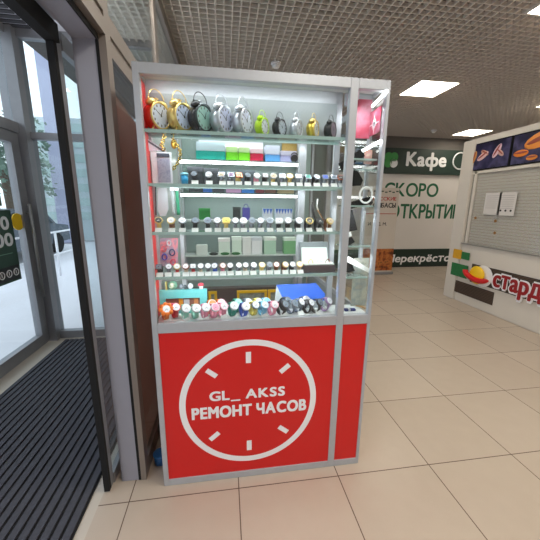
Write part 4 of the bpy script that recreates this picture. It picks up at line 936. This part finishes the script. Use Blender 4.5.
# display floor: teal shop frame, blue lidded box, yellow frames, small figures
z5 = S[4]+.0006; YP = 1.665
def z5y(py, px=180, Y=YP): return atY(px, py, Y).z
t = thing('picture_frame', 'turquoise frame around a pink and orange picture on the display floor', 'picture frame', (X_(182, 310, YP), YP, z5))
a, c = X_(158.5, 305, YP), X_(207.5, 305, YP); zt = z5y(289.5); w1 = X_(166, 305, YP)-a
b = MB(); b.box(a, a+w1, YP-.006, YP+.012, z5, zt); b.box(c-w1, c, YP-.006, YP+.012, z5, zt); b.box(a+w1, c-w1, YP-.006, YP+.012, z5y(298), zt); b.box(a+w1, c-w1, YP-.006, YP+.012, z5, z5+.02); b.build('frame', cmat((112, 206, 208), .4), t)
b = MB(); b.box(a+w1, c-w1, YP+.006, YP+.010, z5+.02, z5y(298)); b.build('picture', cmat((150, 96, 80)), t)
for xa, xb, ya, yb, col in ((167, 177, 303, 318, (236, 120, 160)), (179, 183, 299, 312, (240, 160, 50)), (184, 189.5, 300, 305, (196, 196, 206)), (184, 190, 305, 316, (70, 74, 92)), (194, 198, 299, 312, (214, 140, 84))):
    b = MB(); b.box(X_(xa, 305, YP), X_(xb, 305, YP), YP+.003, YP+.006, max(z5+.021, z5y(yb)), z5y(ya)); b.build('print_patch', cmat(col), t)
# bits resting on top of the turquoise frame
c = Vector((X_(172.5, 284, YP), YP, zt+.0255)); t = thing('round_tin', 'round green patterned tin standing on the turquoise frame', 'tin', (c.x, YP, zt))
b = MB(); b.cyl(c+Vector((0, -.008, 0)), c+Vector((0, .008, 0)), .025, seg=24); b.build('tin', cmat((96, 150, 130)), t)
b = MB(); b.cyl(c+Vector((0, -.010, 0)), c+Vector((0, -.008, 0)), .018, seg=24); b.build('lid', picture_material('tin_print', [(230, 230, 210), (90, 140, 110), (60, 70, 70)], 40), t)
b = MB(); b.box(X_(165.3, 284, YP), X_(167, 284, YP), YP-.005, YP+.01, zt+.0003, zt+.045); tag(b.build('upright_card', cmat((206, 200, 120))), 'yellowish card standing on the turquoise frame by the round tin', 'card')
for px, r, col, lab in ((181.5, .013, (120, 130, 140), 'grey trinket on the turquoise frame next to the tin'), (185, .011, (80, 90, 96), 'dark trinket on the turquoise frame'), (190.5, .014, (206, 212, 220), 'pale trinket on the turquoise frame')):
    b = MB(); b.sphere((X_(px, 286, YP), YP, zt+r*1.2+.0003), r, (1, .8, 1.2), 12); tag(b.build('trinket', cmat(col, .3)), lab, 'trinket', 'trinkets on the turquoise frame')
t = thing('toy_mushroom', 'small white figure with a red-pink cap on the turquoise frame', 'figurine', (X_(201, 285, YP), YP, zt)); x = X_(201, 285, YP)
b = MB(); b.lathe([(.009, zt+.0003), (.011, zt+.012), (.007, zt+.02)], (x, YP, 0)); b.build('body', WHITE, t)
b = MB(); b.lathe([(.017, zt+.0205), (.016, zt+.028), (.007, zt+.035)], (x, YP, 0)); b.build('cap', cmat((236, 80, 100)), t); t.name = 'figurine'
# yellow frames on the rear lower shelf
zb5 = RS[5]+.0125
for xa, xb, lab in ((208.5, 217, 'small yellow frame on the lowest rear shelf by the turquoise frame'), (237, 267, 'wide yellow frame on the lowest rear shelf'), (268, 279, 'narrow yellow frame on the lowest rear shelf by the blue lid')):
    Y = RY-.01; t = thing('yellow_frame', lab, 'frame', (X_((xa+xb)/2, 297, Y), Y, zb5), 0, 'yellow frames on the lowest rear shelf'); a, c = X_(xa, 297, Y), X_(xb, 297, Y); zt2 = zz(291, Y); f_ = .022
    b = MB(); b.box(a, a+f_, Y, Y+.02, zb5, zt2); b.box(c-f_, c, Y, Y+.02, zb5, zt2); b.box(a+f_, c-f_, Y, Y+.02, zt2-f_, zt2); b.box(a+f_, c-f_, Y, Y+.02, zb5, zb5+f_); b.build('frame', cmat((228, 184, 40)), t); t.name = 'picture_frame'
    b = MB(); b.box(a+f_, c-f_, Y+.012, Y+.018, zb5+f_, zt2-f_); b.build('picture', picture_material('dull_picture', [(110, 106, 104), (150, 160, 150), (90, 84, 80)], 14), t)
b = MB(); b.box(X_(180, 295, RY+.06)+.02, X_(298, 295, RY+.06)-.02, RY+.06, RY+.14, zb5, zz(288, RY+.06)); tag(b.build('drawer_box', cmat((84, 76, 76))), 'long dark brown box behind the yellow frames', 'box')
# blue lidded box
t = thing('gift_box', 'large box with a bright blue slanted lid on the display floor', 'box', (X_(300, 300, 1.66), 1.66, z5)); YL = 1.675
q = [atY(284.5, 301.5, YL-.012), atY(324, 300.5, YL-.012), atY(325, 294, YL-.004), atY(316, 283.5, YL+.02), atY(276.5, 285.5, YL+.02)]
b = MB(); b.prism(q, (0, .004, .003)); b.build('lid', mat('blue_lid', (56, 108, 218), .35, noise=.12, nscale=30), t)
q2 = [atY(276.5, 285.5, YL+.018), atY(284.5, 301.5, YL-.014), atY(281, 306, YL-.008), atY(274.5, 304, YL+.018)]
b = MB(); b.prism(q2, (0, .003, 0)); b.build('side', cmat((196, 206, 208)), t)
b = MB(); b.box(X_(283, 310, YL), X_(324, 310, YL), YL-.008, YL+.012, z5, atY(300, 302, YL).z); b.build('base', cmat((176, 188, 196)), t)

# ---- narrow bay: poster, black busts, bangle, small goods
YN_ = 1.66
def zN(py, Y=YN_, px=365): return atY(px, py, Y).z
RP = picture_material('red_poster', [(170, 52, 76), (184, 76, 98), (190, 126, 146), (150, 36, 56)], 8, .4)
t = thing('festive_poster', 'red poster with a white star burst on the side glass of the narrow bay', 'poster', (.79, 1.62, zN(138)))
pA, pB = atX(385.5, 103, .79), atX(362, 140, .79); b = MB(); b.box(.79, .793, 1.556, 1.676, min(pA.z, pB.z)-.0, max(pA.z, pB.z)); b.build('sheet', RP, t)
c0 = atX(374, 124, .7895)
b = MB()
for k in range(12):
    a_ = k*PI/6; L = .05 if k % 3 == 0 else .028; d = Vector((0, math.cos(a_), math.sin(a_))); n = Vector((0, -d.z, d.y)); b.quad([c0-n*.005, c0+n*.005, c0+n*.0015+d*L, c0-n*.0015+d*L])
b.build('star', WHITE, t)
t = thing('festive_poster', 'plain mottled red poster at the back of the narrow bay top', 'poster', (.70, YB-.03, zN(138)))
b = MB(); b.box(X_(350, 120, YB-.02), X_(370, 120, YB-.02), YB-.03, YB-.027, zN(139, YB-.02), zN(100, YB-.02)); b.build('sheet', RP, t)
b = MB(); b.box(.652, .70, 1.63, 1.635, zN(100, 1.63), zN(92, 1.63)); b.quad([(.655, 1.629, zN(97, 1.63)), (.66, 1.629, zN(97, 1.63)), (.66, 1.629, zN(95, 1.63)), (.655, 1.629, zN(95, 1.63))]); tag(b.build('hanging_tag', cmat((236, 214, 226))), 'pale pink tag hanging at the top of the narrow bay', 'tag')
BV = mat('black_velvet', (10, 11, 14), .95)
for pts, lab in (
    ([(340, 163), (343, 170), (365, 156), (361, 149)], 'black velvet strap roll slanting at the top of the narrow bay'),
    ([(353, 170), (352, 186), (361, 185.5), (363, 180), (358, 171)], 'black velvet pouch hanging beside the white bangle'),
    ([(346, 204), (347, 210), (373, 203), (372, 196)], 'black velvet roll slanting through the white bangle'),
    ([(349.5, 209), (347, 232), (357.5, 230), (352.5, 210)], 'tall black velvet wedge under the white bangle'),
    ([(349, 238), (348, 246), (355, 242), (352, 237)], 'small black velvet wedge above the white papers'),
    ([(347.5, 262), (346, 273), (355, 271), (351, 262)], 'small black velvet wedge among the white papers')):
    t = thing('velvet_display', lab, 'display stand', atY(*pts[0], 1.64), 0, 'black velvet displays in the narrow bay')
    b = MB(); b.prism([atY(*p, 1.635) for p in pts], (0, .025, .0)); b.build('body', BV, t)
    b = MB(); m_ = atY((pts[0][0]+pts[-1][0])/2, (pts[0][1]+pts[-1][1])/2, 1.645); b.tube([m_+Vector((0, 0, -.006)), m_+Vector((0, 0, .012)), m_+Vector((0, 0, .02))], .0015, 6); b.build('hook', cmat(SILVER, .3, .7), t)
c = atY(366, 195, 1.62); b = MB(); b.tube([c+Vector((.036*math.cos(a_*PI/16), 0, .043*math.sin(a_*PI/16))) for a_ in range(32)], .0055, 8, closed=True)
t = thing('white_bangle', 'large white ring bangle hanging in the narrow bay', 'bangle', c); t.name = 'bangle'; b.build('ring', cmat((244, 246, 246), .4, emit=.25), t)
b = MB(); b.box(c.x-.022, c.x+.036, c.y-.004, c.y+.006, c.z+.03, c.z+.046); b.build('clasp', cmat((240, 242, 242), .4), t)
b = MB(); b.box(X_(364, 160, 1.675), X_(371.5, 160, 1.675), 1.672, 1.678, zN(164, 1.675), zN(150, 1.675)); o = b.build('price_card', picture_material('card_print', [(224, 214, 196), (206, 150, 150), (214, 196, 150)], 30)); tag(o, 'cream and red printed card under the narrow bay upper shelf', 'card')
b = MB(); b.box(X_(364.5, 170, 1.61), .79, 1.60, 1.64, 1.8105, 1.825); tag(b.build('white_box', cmat((236, 240, 240), .4)), 'flat white box on a ledge above the white bangle', 'box').name = 'flat_box'
b = MB(); b.box(XM1+.0, X1-.014, 1.59, 1.675, 1.802, 1.81); b.build('narrow_shelf', GLS, CAB)
for pts, lab, col in (([(348, 256), (347, 262), (369, 273), (370, 269)], 'long white paper leaning in the narrow bay', (236, 238, 238)), ([(347, 233), (345, 239), (352, 236), (351, 232)], 'small white paper corner in the narrow bay', (226, 230, 232))):
    b = MB(); b.prism([atY(*p, 1.63) for p in pts], (0, .003, 0)); tag(b.build('paper_sheet', cmat(col)), lab, 'paper')
b = MB(); b.box(X_(352, 285, 1.676), X_(367, 285, 1.676), 1.674, 1.678, S[4]+.0006, zN(258, 1.676)); tag(b.build('catalogue_sheet', picture_material('catalogue', [(176, 166, 150), (150, 160, 160), (186, 186, 174), (130, 136, 142)], 12)), 'pale catalogue sheet standing at the bottom of the narrow bay', 'sheet')
t = thing('pen_case', 'dark blue pen case lying on the display floor of the narrow bay', 'case', (X_(350, 312, 1.59), 1.59, z5))
b = MB(); b.box(X_(344.5, 312, 1.585), X_(355.5, 312, 1.585), 1.58, 1.605, z5, z5+.014, bev=.003); b.build('body', cmat((40, 54, 120)), t)
b = MB(); b.box(X_(348, 312, 1.585), X_(350, 312, 1.585), 1.579, 1.606, z5+.0, z5+.0155); b.build('band', cmat(SILVER, .3, .6), t)
b = MB(); p = atY(356, 304, 1.655); q = atY(365.5, 312, 1.60); b.band([Vector((p.x, p.y, z5+.006)), Vector(((p.x+q.x)/2, (p.y+q.y)/2, z5+.012)), Vector((q.x, q.y, z5+.006))], .012, .003, axis=Vector((.6, .6, 0)).normalized(), closed=False); tag(b.build('loose_strap', cmat((176, 128, 66))), 'tan leather strap lying on the narrow bay floor', 'strap')

# blue tub on the hall floor in the gap
t = thing('cloth_bundle', 'blue plastic tub on the floor between the partition and the cabinet', 'tub', (-.441, 1.70, 0)); t.name = 'plastic_tub'
b = MB(); b.lathe([(.036, .001), (.041, .062)], (-.441, 1.70, 0), 18); b.build('tub', cmat((34, 92, 150), .4), t)
b = MB(); b.lathe([(.0415, .06), (.045, .062), (.045, .068), (.0415, .07)], (-.441, 1.70, 0), 18); b.build('rim', cmat((44, 106, 166), .4), t)
#ITEMS-END
# ------------------------------------------------------------------ world and view
w = bpy.data.worlds.new('world'); SC.world = w; w.use_nodes = True
nt = w.node_tree; bg = nt.nodes['Background']
tc = nt.nodes.new('ShaderNodeTexCoord'); sx_ = nt.nodes.new('ShaderNodeSeparateXYZ'); nt.links.new(tc.outputs['Generated'], sx_.inputs[0])
rp = nt.nodes.new('ShaderNodeValToRGB'); nt.links.new(sx_.outputs['Z'], rp.inputs[0])
rp.color_ramp.elements[0].color = (.86, .9, .95, 1); rp.color_ramp.elements[1].color = (.8, .88, 1, 1)
nt.links.new(rp.outputs[0], bg.inputs[0]); bg.inputs[1].default_value = 1.9
SC.view_settings.view_transform = 'Standard'; SC.view_settings.look = 'None'; SC.view_settings.exposure = 0
for o in bpy.data.objects:
    if '_w' in o: del o['_w']
